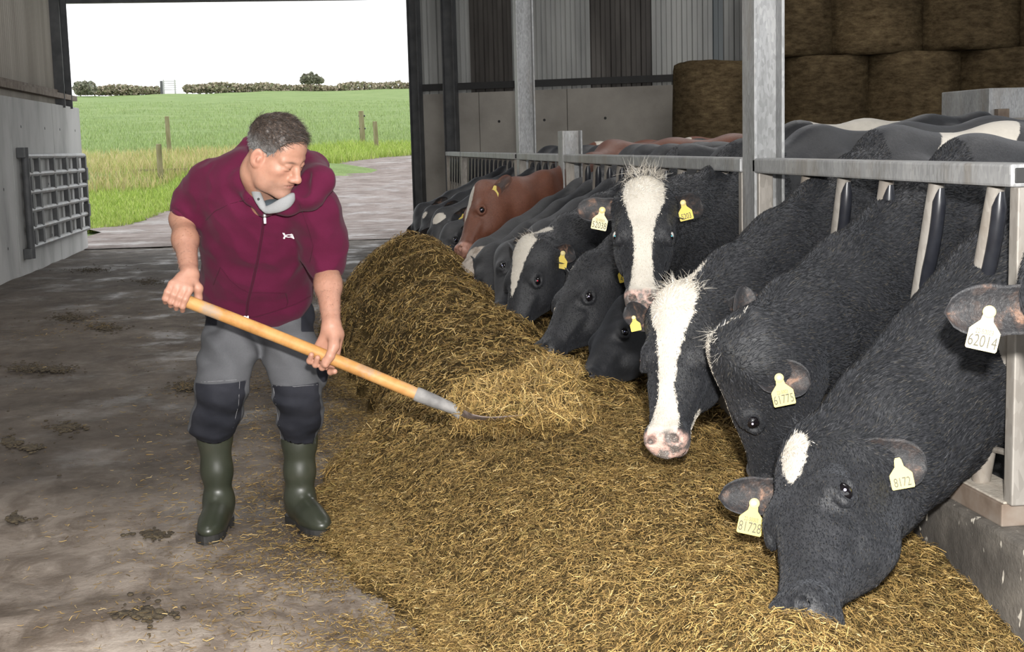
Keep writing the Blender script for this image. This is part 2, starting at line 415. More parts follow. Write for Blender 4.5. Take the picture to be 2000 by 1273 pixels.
# thin locking pole with rungs beside the nearest slanted bar
tp = empty('locking_pole', (XF+.09, 3.36, .4), 'thin galvanised pole with short rungs beside the nearest slanted bar', 'pole')
a, b = PX(1985, 640, XF+.06), PX(1973, 966, XF+.06)
mb = MB(); mb.tube([a, b], .0115, 10); mb.build('pole', M['galv_dusty'], tp, smooth=True)
for (xa, ya, xb, yb) in ((1948, 766, 1979, 775), (1928, 874, 1976, 886)):
    mb = MB(); mb.tube([PX(xa, ya, XF+.055), PX(xb, yb, XF+.06)], .009, 8); mb.build('rung', M['galv_dusty'], tp, smooth=True)
mb = MB(); mb.tube([PX(1990, 560, XF+.05), PX(1950, 750, XF+.05), PX(1916, 936, XF+.05)], .0255, 14)
tag(mb.build('bracing_tube', M['galv_dusty'], smooth=True), 'slanting galvanised tube at the right edge, its foot on the dusty kerb channel', 'tube')

# gate folded flat on the left wall ------------------------------------------
gy = lambda x, y: PX(x, y, XL+.07)
tg = empty('field_gate', (XL+.07, 17.5, .4), 'galvanised barred gate folded flat against the left concrete wall', 'gate')
A = gy(47, 288); B = gy(64, 504); ga = A[1]; gb = gy(163, 306)[1]
mb = MB(); mb.tube([(XL+.07, ga, A[2]), (XL+.07, ga, B[2])], .045, 12); mb.build('hinge_post', M['steel_dark'], tg, smooth=True)
ztop = gy(160, 304)[2]; zbot = gy(168, 446)[2]; zl = gy(56, 305)[2]; zlb = gy(66, 481)[2]
nb = 6
for k in range(nb):
    u = k/(nb-1); zA = zl+(zlb-zl)*u; zB = ztop+(zbot-ztop)*u
    mb = MB(); mb.tube([(XL+.07, ga+.05, zA), (XL+.07, gb, zB)], .034, 8); mb.build('bar', M['galv'], tg, smooth=True)
for k, u in enumerate((.04, .16, .40, .62, .82, 1.0)):
    y = ga+.05+(gb-ga-.05)*u; mb = MB(); mb.box((XL+.04, y-.05, zlb+(zbot-zlb)*u), (XL+.10, y+.05, zl+(ztop-zl)*u)); mb.build('upright', M['steel_dark'], tg)
for u in (.25, .75):
    z = ztop+(zbot-ztop)*u; mb = MB(); mb.box((XL+.04, gb-.10, z-.09), (XL+.12, gb+.03, z+.09), .01); mb.build('latch', M['steel_dark'], tg)
for p in (A, B):
    z = p[2]+(-.06 if p is A else .06); mb = MB(); mb.box((XL+.002, ga-.12, z-.06), (XL+.09, ga+.03, z+.06), .01); mb.build('hinge', M['steel_dark'], tg)

# straw bales on end in tiers against the far wall -------------------------------
def bale_mat(name, k):
    t = NT(name)
    f = t.noise(7, 9, .75, st=(1, 1, 2.6)); c = t.ramp(f, [(.3, (.05*k, .032*k, .014*k)), (.5, (.15*k, .108*k, .058*k)), (.68, (.26*k, .195*k, .105*k))])
    pat = t.ramp(t.noise(1.6, 4), [(.35, .55), (.65, 1.0)]); c = t.mix(.8, c, pat, 'MULTIPLY')
    t.set(Base_Color=c, Roughness=.95, Specular_IOR_Level=.1)
    b = t.bump(t.noise(9, 8, .75, st=(1, 1, 3)), .9, .04); t.bump(t.noise(55, 4, .7, st=(1, 1, .5)), .7, .01, b); return t.m
BM = [bale_mat('straw_bale', .92), bale_mat('straw_bale_dark', .78)]
def bale(c, r, h, seed, m, label):
    n = 72; prof = [(0, 0), (.55, 0), (.9, .0), (.975, .02), (1.0, .08), (.995, .3), (1.005, .5), (.995, .7), (1.0, .92), (.975, .98), (.9, 1.0), (.55, 1.0), (0, 1.0)]
    V = []
    for (q, z) in prof:
        for k in range(n):
            a = 2*math.pi*k/n; V.append([q*math.cos(a), q*math.sin(a), z])
    V = np.array(V); P = V*[r, r, h]; nz = fbm(P+seed*7.3, 2.2, 4, seed)
    V = P*1.0; V[:, :2] *= (1+.025*nz)[:, None]; V[:, 2] += .02*fbm(P+3, 3, 3, seed)*np.sign(P[:, 2]-h/2)
    F = [(i*n+k, i*n+(k+1) % n, (i+1)*n+(k+1) % n, (i+1)*n+k) for i in range(len(prof)-1) for k in range(n)]
    o = obj('round_bale', np_mesh('round_bale', V, F), m); o.location = c; o.rotation_euler = (0, 0, seed*1.3)
    return tag(o, label, 'straw bale', 'round straw bales stacked on end')
bl = []
def bpos(x, off):
    p = PW(x, 200, off); return np.array([p[0], p[1], 0])
br_, bh = .60, 1.22
tiers = {1: (1405, 1612, 1786, 1965, 2140), 2: (1405, 1612, 1786, 1965), 3: (1545, 1712, 1893, 2080)}
lab = {(2, 0): 'straw bale at the left end of the stack, left of the tall post', (2, 1): 'second-tier straw bale just right of the tall galvanised post',
       (2, 2): 'second-tier straw bale above the white-backed cow', (2, 3): 'second-tier straw bale behind the grey metal box',
       (3, 0): 'top-tier straw bale partly behind the tall galvanised post', (3, 1): 'top-tier straw bale centred above two lower bales',
       (3, 2): 'top-tier straw bale right of the middle one', (3, 3): 'top-tier straw bale cut off by the right edge of the photo'}
for ti, xs in tiers.items():
    for i, x in enumerate(xs):
        c = bpos(x, .95); c[2] = (ti-1)*bh-.12
        bale(c, br_*(1.0 if ti > 1 else .99), bh, ti*10+i, BM[(ti+i) % 2], lab.get((ti, i), 'ground-tier straw bale hidden behind the cows under the stack' if ti == 1 else 'straw bale at the right end of the second tier'))

# grey box and rails far right -------------------------------------------------
tb = empty('feed_bin', PY(1990, 330, 11.0), 'grey galvanised box standing in front of the bales at the right edge', 'metal box')
a = PY(1932, 172, 11.0); b = PY(2090, 250, 11.0)
mb = MB(); mb.box((a[0], 11.0, .0), (b[0], 11.9, a[2]), .01); mb.build('body', M['galv'], tb)
p = PY(1955, 222, 10.98); mb = MB(); mb.box((p[0]-.05, 10.93, p[2]-.04), (p[0]+.05, 11.0, p[2]+.04), .006); mb.build('latch', M['steel_rust'], tb)
mb = MB(); q = PY(1930, 240, 10.6); mb.tube([q, (q[0]+2.2, q[1], q[2])], .035, 12)
for dx in (.06, 1.9): mb.tube([(q[0]+dx, q[1], 0), (q[0]+dx, q[1], q[2])], .03, 10)
tag(mb.build('pen_rail', M['galv_dusty'], smooth=True), 'round grey pen rail in front of the galvanised box', 'rail')
mb = MB(); a = PY(1780, 258, 12.6); b = PY(1935, 252, 11.6); mb.bar(a, b, .06, .09)
for u in (.02, .5, .98):
    p = a+(b-a)*u; mb.bar((p[0], p[1], 0), (p[0], p[1], p[2]-.03), .06, .06, (0, 1, 0))
tag(mb.build('pen_rail', M['galv_dusty']), 'flat grey pen rail below the straw bales, right of the white back', 'rail')
# ================================================================ outside
SL = .0605
def TZ(Y): return np.where(Y > 24, np.clip(Y-26, 0, 1e9)*SL, 0)*1.0
def PT(x, y):
    """picture point on the sloping ground outside"""
    d = ray(x, y); t0, t1 = 15.0, 400.0
    ts = np.linspace(t0, t1, 4000); P = CAMP+d*ts[:, None]; h = P[:, 2]-TZ(P[:, 1]); i = np.argmax(h < 0)
    return P[i] if (h < 0).any() else P[-1]
def field_mat():
    t = NT('field_grass')
    c = t.ramp(t.noise(.55, 8, .7, st=(.5, 1.6, 1)), [(.3, (.19, .27, .095)), (.5, (.255, .35, .135)), (.7, (.33, .40, .18))])
    c2 = t.ramp(t.noise(30, 5, .7), [(.3, .6), (.7, 1.15)]); c = t.mix(.8, c, c2, 'MULTIPLY')
    t.set(Base_Color=c, Roughness=.9, Specular_IOR_Level=.1); t.bump(t.noise(40, 5), .8, .08); return t.m
def track_mat():
    t = NT('wet_gravel_track')
    c = t.ramp(t.noise(2.2, 9, .75, st=(.75, .9, 1)), [(.3, (.11, .082, .07)), (.46, (.21, .168, .15)), (.60, (.30, .255, .235)), (.75, (.40, .355, .335))])
    wet = t.ramp(t.noise(1.0, 7, .7, st=(.6, .8, 1)), [(.52, 0.0), (.60, 1.0)])
    c = t.mix(t.math('MULTIPLY', wet, .4), c, (.12, .10, .09))
    t.set(Base_Color=c, Roughness=t.ramp(wet, [(0, .85), (1, .34)]), Specular_IOR_Level=.35); t.bump(t.noise(9, 8, .75), .9, .06); return t.m
# grass field
xs = np.linspace(-60, 90, 120); ys = np.r_[np.linspace(20.95, 60, 134), np.linspace(61, 152, 60), np.linspace(154, 230, 12)]
Xg, Yg = np.meshgrid(xs, ys); Z = TZ(Yg); Z = np.where(Yg > 151, TZ(151.0)-(Yg-151)*.03, Z)
Pn = np.stack([Xg.ravel(), Yg.ravel()], -1); Z = Z.ravel()+.10*fbm(Pn, .25, 3, 9)*sstep(50, 70, Pn[:, 1])-.03
EDGE = np.array([PT(x, y) for x, y in ((150, 470), (185, 447), (260, 436), (345, 404), (430, 378), (520, 350), (600, 331), (680, 317), (745, 306), (800, 300), (860, 297))])
Z = Z-.12*((Pn[:, 0] > np.interp(Pn[:, 1], EDGE[:, 1], EDGE[:, 0])+.5) & (Pn[:, 1] < 50) & (Pn[:, 1] > 26.5))
# rough bank beside the track
bank = np.exp(-((Pn[:, 1]-(37+.20*(Pn[:, 0]+3)))/2.2)**2)*sstep(3, 0, Pn[:, 0]); Z = Z+.35*bank*(1+.5*fbm(Pn, .9, 3, 4))
nx = len(xs); ii = np.arange(len(Pn)).reshape(len(ys), nx)
F = np.stack([ii[:-1, :-1].ravel(), ii[:-1, 1:].ravel(), ii[1:, 1:].ravel(), ii[1:, :-1].ravel()], -1)
tag(obj('field', np_mesh('field', np.c_[Pn, Z], F), field_mat()), kind='structure')
# track: outline in the picture, followed on the ground
L = EDGE.copy(); R = L.copy(); R[:, 0] = np.maximum(L[:, 0]+7.5, 7.5+.3*np.arange(len(L)))
V = []; F = []; nu = 26
# from the shed door out to the verge
rows = [np.array([[-12 if k == 0 else 8, 21.0, 0]]) for k in range(2)]
Ls = np.r_[[[-9, 20.6, 0], [-7.5, 22.5, 0]], L]; Rs = np.r_[[[14, 20.6, 0], [14, 22.5, 0]], R]
tt = np.linspace(0, 1, 60); idx = np.linspace(0, 1, len(Ls))
Ls = np.stack([np.interp(tt, idx, Ls[:, k]) for k in range(3)], -1); Rs = np.stack([np.interp(tt, idx, Rs[:, k]) for k in range(3)], -1)
for i in range(60):
    for k in range(nu):
        u = k/(nu-1); wob = (.35*math.sin(i*1.7)+.25*math.sin(i*.63+1))*(1-u)*(.5 if i > 4 else 0)
        p = Ls[i]*(1-u)+Rs[i]*u; V.append([p[0]+wob, p[1], 0])
V = np.array(V); V[:, 2] = TZ(V[:, 1])+.004+sstep(21, 24, V[:, 1])*(.035+.02*fbm(V[:, :2], .8, 3, 2))
ii = np.arange(60*nu).reshape(60, nu); F = np.stack([ii[:-1, :-1].ravel(), ii[:-1, 1:].ravel(), ii[1:, 1:].ravel(), ii[1:, :-1].ravel()], -1)
tag(obj('farm_track', np_mesh('farm_track', V, F), track_mat()), kind='structure')

# grass blades on the verge and the near field
def blades(N, sampler, hgt, wid, cols, name, label, seed):
    r = np.random.default_rng(seed); P = sampler(r, N); N = len(P); a = r.uniform(0, 6.28, N); h = hgt*r.uniform(.5, 1.3, N)
    ln = r.uniform(.1, .6, N)*h; b = r.uniform(0, 6.28, N); du = np.stack([np.cos(a), np.sin(a), 0*a], -1)*wid*r.uniform(.6, 1.4, N)[:, None]
    mid = P+np.stack([np.cos(b)*ln*.3, np.sin(b)*ln*.3, h*.6], -1); tip = P+np.stack([np.cos(b)*ln, np.sin(b)*ln, h], -1)
    V = np.stack([P-du, P+du, mid-du*.7, mid+du*.7, tip], 1).reshape(-1, 3); o = np.arange(N)*5
    F = np.concatenate([np.stack([o, o+1, o+3], -1), np.stack([o, o+3, o+2], -1), np.stack([o+2, o+3, o+4], -1)])
    me = np_mesh(name, V, F); cc = np.array(cols)[r.integers(0, len(cols), N)]*r.uniform(.75, 1.2, N)[:, None]; set_col(me, 'col', np.repeat(cc, 5, 0))
    t = NT(name); t.set(Base_Color=t.attr('col').outputs['Color'], Roughness=.8, Specular_IOR_Level=.15)
    return tag(obj(name, me, t.m), label, 'grass', kind='stuff')
def samp_poly(pts, ymin, ymax):
    """sample under a picture region between two picture curves, on the ground"""
    def f(r, N):
        x = r.uniform(pts[0][0], pts[-1][0], N); lo = np.interp(x, [p[0] for p in pts], [p[1] for p in pts]); hi = np.interp(x, [p[0] for p in pts], [p[2] for p in pts])
        y = lo+(hi-lo)*r.uniform(0, 1, N); d = _F+_R*((x-1000)/FPX)[:, None]+_U*((636.5-y)/FPX)[:, None]
        # plane z = SL*(Y-26) or 0
        t = np.where(True, (-SL*26-CAMZ)/(d[:, 2]-SL*d[:, 1]), 0); P = CAMP+d*t[:, None]
        t0 = -CAMZ/d[:, 2]; P0 = CAMP+d*t0[:, None]; P = np.where((P[:, 1:2] < 26), P0, P)
        bank = np.exp(-((P[:, 1]-(37+.20*(P[:, 0]+3)))/2.2)**2)*sstep(3, 0, P[:, 0])
        P[:, 2] = TZ(P[:, 1])-.02+.3*bank; return P
    return f
G1 = [(.30, .41, .08), (.40, .50, .11), (.26, .37, .07), (.46, .52, .18)]
G2 = [(.50, .42, .20), (.42, .41, .15), (.56, .47, .26), (.33, .40, .12)]
blades(36000, samp_poly([(120, 372, 462), (190, 372, 450), (260, 360, 440), (345, 350, 410), (380, 345, 398), (430, 340, 382), (500, 335, 360), (600, 320, 338)], 0, 0), .13, .007, G1, 'verge_grass', 'bright green grass verge between the track and the plank', 1)
blades(16000, samp_poly([(120, 300, 385), (200, 305, 380), (300, 300, 375), (400, 297, 350), (470, 295, 345), (560, 292, 338)], 0, 0), .28, .008, G2, 'rough_grass', 'rough yellowed grass bank behind the plank', 2)
blades(12000, samp_poly([(520, 290, 352), (600, 290, 336), (680, 284, 320), (745, 286, 310), (820, 285, 304)], 0, 0), .25, .01, G1, 'verge_grass', 'green grass verge along the track to the right of the man', 3)
blades(30000, samp_poly([(120, 200, 300), (500, 198, 295), (840, 195, 290)], 0, 0), .14, .012, [(.24, .33, .12), (.29, .38, .15), (.33, .41, .18)], 'field_grass', 'short green grass of the open field', 4)

# fence posts, plank
M['post_wood'] = nmat('weathered_post', [(.12, .11, .05), (.20, .18, .09), (.27, .24, .15)], 8, 5, .9, st=(1, 1, .2), bump=(20, .4, .01, (1, 1, .2)))
def fpost(xt, yt, xb, yb, r, label):
    p = PT(xb, yb); h = (yb-yt)*p[1]/FPX; lean = (xt-xb)*p[1]/FPX+h*(.0287+4.2e-5*(1000-xb)); mb = MB()
    n = 10; mb.tube([(p[0], p[1], p[2]-.3), (p[0]+lean*.5, p[1], p[2]+h*.5), (p[0]+lean, p[1], p[2]+h-.01), (p[0]+lean, p[1], p[2]+h)], [r, r*.98, r*.96, r*.6], n)
    return tag(mb.build('fence_post', M['post_wood'], smooth=True), label, 'fence post', 'field fence posts')
p1 = fpost(326, 230, 331, 297, .08, 'tall wooden fence post standing in the field left of the man')
p2 = fpost(310, 284, 315, 365, .07, 'wooden fence post standing at the end of the plank')
p3 = fpost(705, 218, 709, 281, .10, 'wooden fence post carrying black insulators right of the man')
p4 = fpost(732, 238, 736, 293, .08, 'plain wooden fence post beside the one with insulators')
q = PT(709, 281); mb = MB()
for z in (.55, 1.0): 
    mb = MB(); mb.ball((q[0]-.09, q[1]-.02, q[2]+z), .035, 6).ball((q[0]+.09, q[1]-.02, q[2]+z), .035, 6).bar((q[0]-.09, q[1]-.02, q[2]+z), (q[0]+.09, q[1]-.02, q[2]+z), .02, .02); mb.build('insulator', M['black_rubber'], p3)
a = PT(262, 356); b = PT(372, 353); mb = MB(); mb.bar(a+[0, -.5, .26], b+[0, -.5, .26], .16, .14)
tag(mb.build('plank', M['post_wood']), 'weathered timber plank lying along the grass bank', 'plank')
# hedge on the skyline
def bush(name, x0, x1, ytop, ybot, Y, cols, label, seed, n=14, cat='hedge'):
    r = np.random.default_rng(seed); V = []; C = []; F = []; k = 0
    for i in range(n):
        u = (i+.5)/n; x = x0+(x1-x0)*u; top = ytop(u) if callable(ytop) else ytop
        p = PY(x, ybot, Y); h = (ybot-top)*Y/FPX; wdt = (x1-x0)/n*Y/FPX*1.1
        m = 260; q = r.normal(0, 1, (m, 3)); q /= np.linalg.norm(q, axis=1)[:, None]
        c = p+[0, 0, h*.45]+q*[wdt*.75, .8, h*.55]*r.uniform(.75, 1.05, m)[:, None]
        for cc in c:
            s = r.uniform(.08, .2); a, b2 = r.normal(0, 1, 3), r.normal(0, 1, 3); a *= s/np.linalg.norm(a); b2 *= s/np.linalg.norm(b2)
            V += [cc-a, cc+b2, cc+a, cc-b2]; F.append((k, k+1, k+2, k+3)); k += 4
            C += [np.array(cols[r.integers(0, len(cols))])*r.uniform(.7, 1.2)]*4
    me = np_mesh(name, V, F); set_col(me, 'col', C); t = NT(name); t.set(Base_Color=t.attr('col').outputs['Color'], Roughness=.9, Specular_IOR_Level=.1)
    o = obj(name, me, t.m); return tag(o, label, cat) if label else o
HG = [(.30, .27, .18), (.38, .33, .24), (.26, .27, .17), (.42, .36, .28)]
GR = [(.20, .21, .16), (.24, .24, .18), (.27, .25, .19)]
bush('hedge', 150, 312, lambda u: 168+2.5*math.sin(u*9), 184, 150, HG, 'low brown hedge on the skyline left of the field gate', 5, 16)
bush('bush', 148, 184, 160, 182, 147, GR, 'round dark bush at the left end of the skyline hedge', 6, 3, 'bush')
bush('hedge', 362, 805, lambda u: 165-2.0*math.sin(u*7)-(5 if .68 < u < .95 else 0)+2*math.sin(u*31), 180, 151, HG, 'long brown hedge on the skyline behind the man', 7, 40)
tt_ = empty('small_tree', (PY(606, 168, 148)[0], 148, float(TZ(148.0))), 'small windswept tree on the skyline above the hedge', 'tree')
mb = MB(); q = PY(606, 170, 148); q[2] = float(TZ(148.0))-.3; mb.tube([q, q+[.1, 0, .8], q+[-.1, 0, 1.7]], [.09, .07, .04], 6); mb.build('trunk', M['steel_rust'], tt_)
bo = bush('crown', 588, 630, lambda u: 143+16*abs(u-.42)+3*math.sin(u*23), 161, 148, GR, None, 8, 9); attach(bo, tt_)
mb = MB(); a = PY(312, 158, 149); b = PY(318, 181, 149); mb.box((a[0], 149, b[2]-.5), (b[0], 149.4, a[2])); tag(mb.build('gate_pillar', M['steel_dark']), 'dark gate pillar in the gap of the skyline hedge', 'pillar')
tgf = empty('field_gate', PY(330, 180, 149.2), 'pale field gate in the gap of the skyline hedge', 'gate')
for k in range(5):
    z = .25+k*.22; a = PY(319, 181, 149.2); b = PY(345, 181, 149.2); mb = MB(); mb.box((a[0], 149.2, a[2]+z), (b[0], 149.26, a[2]+z+.08)); mb.build('bar', M['concrete'], tgf)
for x in (319, 341):
    a = PY(x, 181, 149.2); mb = MB(); mb.box((a[0], 149.18, a[2]-.3), (a[0]+.15, 149.3, a[2]+1.35)); mb.build('upright', M['concrete'], tgf)
# ================================================================ silage along the kerb
def heap_h(X, Y):
    P = np.stack([X, Y], -1)
    n1 = fbm(P, 1.1, 3, 21); n2 = fbm(P, 3.2, 3, 22); n3 = fbm(P, 9.0, 2, 23)
    x0 = interp(Y, [2, 3, 3.8, 4.6, 5.1, 6.5, 7.5, 10, 12], [.30, .22, .16, .02, -.02, .10, .09, .02, .1])+.10*n1+.05*n2
    hc = interp(Y, [2, 3, 3.8, 4.5, 5.5, 6.5, 8, 9.5, 10.8, 11.6, 12.2], [.20, .25, .27, .30, .39, .50, .62, .68, .60, .32, 0])
    xc = interp(Y, [2, 4, 5.5, 7, 10], [1.05, .95, .80, .70, .55])
    hk = interp(Y, [2, 3.0, 3.4, 3.9, 4.6, 5.5, 7, 9, 11, 12.2], [.03, .06, .13, .17, .2, .24, .26, .28, .2, 0])
    u = np.clip((X-x0)/(xc-x0), 0, 1); rw = interp(Y, [2, 5.0, 6.5, 12], [9, .9, .62, .52]); v = np.clip((X-xc)/np.minimum(XF-.03-xc, rw), 0, 1)
    left = hc*np.sin(u*math.pi/2)**.85
    right = hc+(hk-hc)*(v*v*(3-2*v))
    h = np.where(X < xc, left, right)
    amp = np.clip(h/.25, 0, 1)
    # overlapping rolls pushed up by the tractor blade at the far end
    roll = np.abs(np.sin(2.3*Y+1.6*X+1.2*n1)); rl = sstep(5.5, 8.5, Y)
    h = h+amp*(.05*n1+.035*n2+.012*n3+rl*(.15*(roll-.6)))
    for (mx, my, mr, mh) in MOUNDS: h = h+mh*np.exp(-((X-mx)**2+(Y-my)**2)/(2*mr*mr))*(1+.25*n2)
    h = np.where(X < x0+.02, np.minimum(h, .012*np.clip((X-x0+.5)/.5, 0, 1)*(n2+.6)), h)
    return h*sstep(12.3, 11.9, Y)
MOUNDS = [(.90, 2.70, .16, .13), (1.05, 2.40, .2, .04)]
def hay_col(r, N, far):
    pal = np.array([(.25, .155, .048), (.36, .235, .078), (.46, .315, .115), (.17, .105, .035), (.11, .072, .026), (.29, .205, .068), (.58, .43, .20), (.20, .15, .048)])
    p = np.array([.22, .2, .13, .16, .1, .1, .04, .05])
    return pal[r.choice(len(pal), N, p=p/p.sum())]*r.uniform(.75, 1.2, N)[:, None]
def strands(P, Nn, r, L, Wd, flat=.35, droop=0.0):
    """ribbon strands lying roughly in the surface with normal Nn"""
    N = len(P); d = r.normal(0, 1, (N, 3)); d -= Nn*(d*Nn).sum(1)[:, None]*(1-flat*r.uniform(0, 1, N)[:, None]); d /= np.linalg.norm(d, axis=1)[:, None]
    s = np.cross(d, Nn+r.normal(0, .6, (N, 3))); s /= np.linalg.norm(s, axis=1)[:, None]
    b = r.normal(0, .12, (N, 3)); l = L[:, None]; w2 = Wd[:, None]/2
    c0 = P-d*l*.5; c1 = P+b*l; c2 = P+d*l*.5
    V = np.stack([c0-s*w2, c0+s*w2, c1-s*w2, c1+s*w2, c2-s*w2*.7, c2+s*w2*.7], 1)
    o = (np.arange(N)*6)[:, None, None]; F = (o+np.array([[0, 1, 3, 2], [2, 3, 5, 4]])[None]).reshape(-1, 4)
    return V.reshape(-1, 3), F
def hay_mats():
    t = NT('silage_mass'); f = t.noise(26, 10, .75, st=(1, 1.4, 1)); c = t.ramp(f, [(.28, (.035, .024, .011)), (.45, (.10, .068, .027)), (.6, (.20, .138, .055)), (.75, (.32, .23, .10))])
    c = t.mix(.6, c, t.ramp(t.noise(2.2, 4), [(.35, .5), (.65, 1.1)]), 'MULTIPLY')
    t.set(Base_Color=c, Roughness=.95, Specular_IOR_Level=.1); b = t.bump(t.noise(22, 8, .75), 1.0, .05); t.bump(t.noise(95, 5, .7), .9, .015, b)
    t2 = NT('silage_straw'); t2.set(Base_Color=t2.attr('col').outputs['Color'], Roughness=.7, Specular_IOR_Level=.35)
    return [t.m, t2.m]
HAYM = hay_mats()
xs = np.linspace(-.6, XF-.025, 150); ys = np.r_[np.linspace(2.0, 5.5, 210), np.linspace(5.53, 12.4, 190)]
Xg, Yg = np.meshgrid(xs, ys); Zg = heap_h(Xg.ravel(), Yg.ravel()).reshape(Xg.shape)
HV = np.stack([Xg.ravel(), Yg.ravel(), Zg.ravel()-.004], -1); ii = np.arange(len(HV)).reshape(Xg.shape)
HF = np.stack([ii[:-1, :-1].ravel(), ii[:-1, 1:].ravel(), ii[1:, 1:].ravel(), ii[1:, :-1].ravel()], -1)
keep = HV[HF][:, :, 2].max(1) > .004; HF = HF[keep]
def sample_heap(r, N, y0, y1, lift):
    X = r.uniform(-.5, XF-.04, N); Y = y0+(y1-y0)*r.uniform(0, 1, N)**1.25
    z = heap_h(X, Y); k = z > .012; X, Y, z = X[k], Y[k], z[k]; e = .01
    nx_ = -(heap_h(X+e, Y)-z)/e; ny_ = -(heap_h(X, Y+e)-z)/e; Nn = np.stack([nx_, ny_, np.ones_like(z)], -1); Nn /= np.linalg.norm(Nn, axis=1)[:, None]
    return np.stack([X, Y, z], -1)+Nn*r.uniform(-.004, lift, len(X))[:, None], Nn
Vs = [HV]; Fs = [HF]; Cs = [np.tile([.2, .14, .06], (len(HV), 1))]; nv = len(HV); MI = [np.zeros(len(HF), int)]
for (N, y0, y1, l0, l1, w0, w1, lift) in ((190000, 2.3, 5.2, .008, .040, .0009, .0023, .016), (70000, 5.2, 12.2, .02, .07, .0022, .0052, .016)):
    P, Nn = sample_heap(rng, N, y0, y1, lift); n = len(P)
    V, F = strands(P, Nn, rng, rng.uniform(l0, l1, n)*rng.uniform(.5, 1.2, n), rng.uniform(w0, w1, n))
    Vs.append(V); Fs.append(F+nv); nv += len(V); Cs.append(np.repeat(hay_col(rng, n, 0), 6, 0)); MI.append(np.ones(len(F), int))
me = np_mesh('silage_heap', np.concatenate(Vs), np.concatenate(Fs), smooth=False, mi=np.concatenate(MI)); set_col(me, 'col', np.concatenate(Cs))
tag(obj('silage_heap', me, HAYM), 'long heap of brown chopped silage lying along the kerb in front of the cows', 'silage', kind='stuff')
# loose litter on the floor, thinning away from the heap
def litter():
    r = np.random.default_rng(3); N = 210000
    X = r.uniform(-3.3, .6, N); Y = r.uniform(2.6, 13, N); P2 = np.stack([X, Y], -1)
    x0 = interp(Y, [2, 3, 3.8, 4.6, 5.1, 6.5, 7.5, 10, 12], [.30, .22, .16, .02, -.02, .10, .09, .02, .1])
    dens = np.exp(-np.clip(x0-X, 0, 9)/.30)*.85*(1+1.1*fbm(P2, 1.8, 3, 31))
    patch = sstep(.42, .85, fbm(P2, 1.0, 4, 33))*.8*sstep(-2.8, -.6, X)+.02
    k = r.uniform(0, 1, N) < np.maximum(dens, patch*.55); k &= X < x0+.15
    X, Y = X[k], Y[k]; Ye = r.uniform(2.5, 8.5, 52000); xe = interp(Ye, [2, 3, 3.8, 4.6, 5.1, 6.5, 7.5, 10, 12], [.30, .22, .16, .02, -.02, .10, .09, .02, .1])+.12-r.exponential(.17, 52000); ke = r.uniform(0, 1, 52000) < .75+.6*fbm(np.stack([xe, Ye], -1), 3.0, 3, 35); X = np.r_[X, xe[ke]]; Y = np.r_[Y, Ye[ke]]
    n = len(X); z = r.uniform(.002, .012, n)+np.maximum(heap_h(X, Y), 0)
    V, F = strands(np.stack([X, Y, z+.006], -1), np.tile([0, 0, 1.0], (n, 1)), r, r.uniform(.008, .036, n), r.uniform(.0010, .0030, n), .12)
    me = np_mesh('silage_litter', V, F, smooth=False); set_col(me, 'col', np.repeat(hay_col(r, n, 0)*.8, 6, 0))
    tag(obj('silage_litter', me, HAYM[1]), 'loose wisps of silage scattered over the concrete floor', 'silage', kind='stuff')
litter()
# dark dung clods on the passage floor
def clods():
    r = np.random.default_rng(5); V = []; F = []; k = 0
    spots = [(135, 620, 45, 8), (205, 640, 45, 8), (60, 720, 60, 9), (110, 722, 30, 7), (175, 527, 35, 5), (290, 550, 30, 5), (128, 835, 30, 8), (365, 755, 35, 12), (20, 865, 18, 8), (60, 875, 16, 5), (300, 1045, 22, 6), (285, 1200, 40, 10), (30, 1015, 12, 5)]
    for (x, y, w2, h2) in spots:
        for q in range(260):
            px_, py_ = x+r.standard_t(3)*w2*.36, y+r.standard_t(3)*h2*.36; p = PZ(px_, py_, 0); s = r.uniform(.004, .013); m = MB(); m.ball((p[0], p[1], .004), (s, s*1.5, s*.26), 3)
            vv = np.array(m.V[0]); vv += .25*s*np.stack([vnoise(vv*30, 1, 3), vnoise(vv*30, 1, 4), vnoise(vv*30, 1, 5)], -1)
            V.append(vv); F += [tuple(i+k for i in f) for f in m.F]; k += len(vv)
    me = np_mesh('dung', np.concatenate(V), F); tag(obj('dung', me, nmat('dung', [(.025, .018, .010), (.055, .040, .022), (.10, .078, .042)], 40, 5, .9, bump=(120, .5, .006))), 'dark flattened dung and silage clods on the passage floor', 'dung', kind='stuff')
clods()
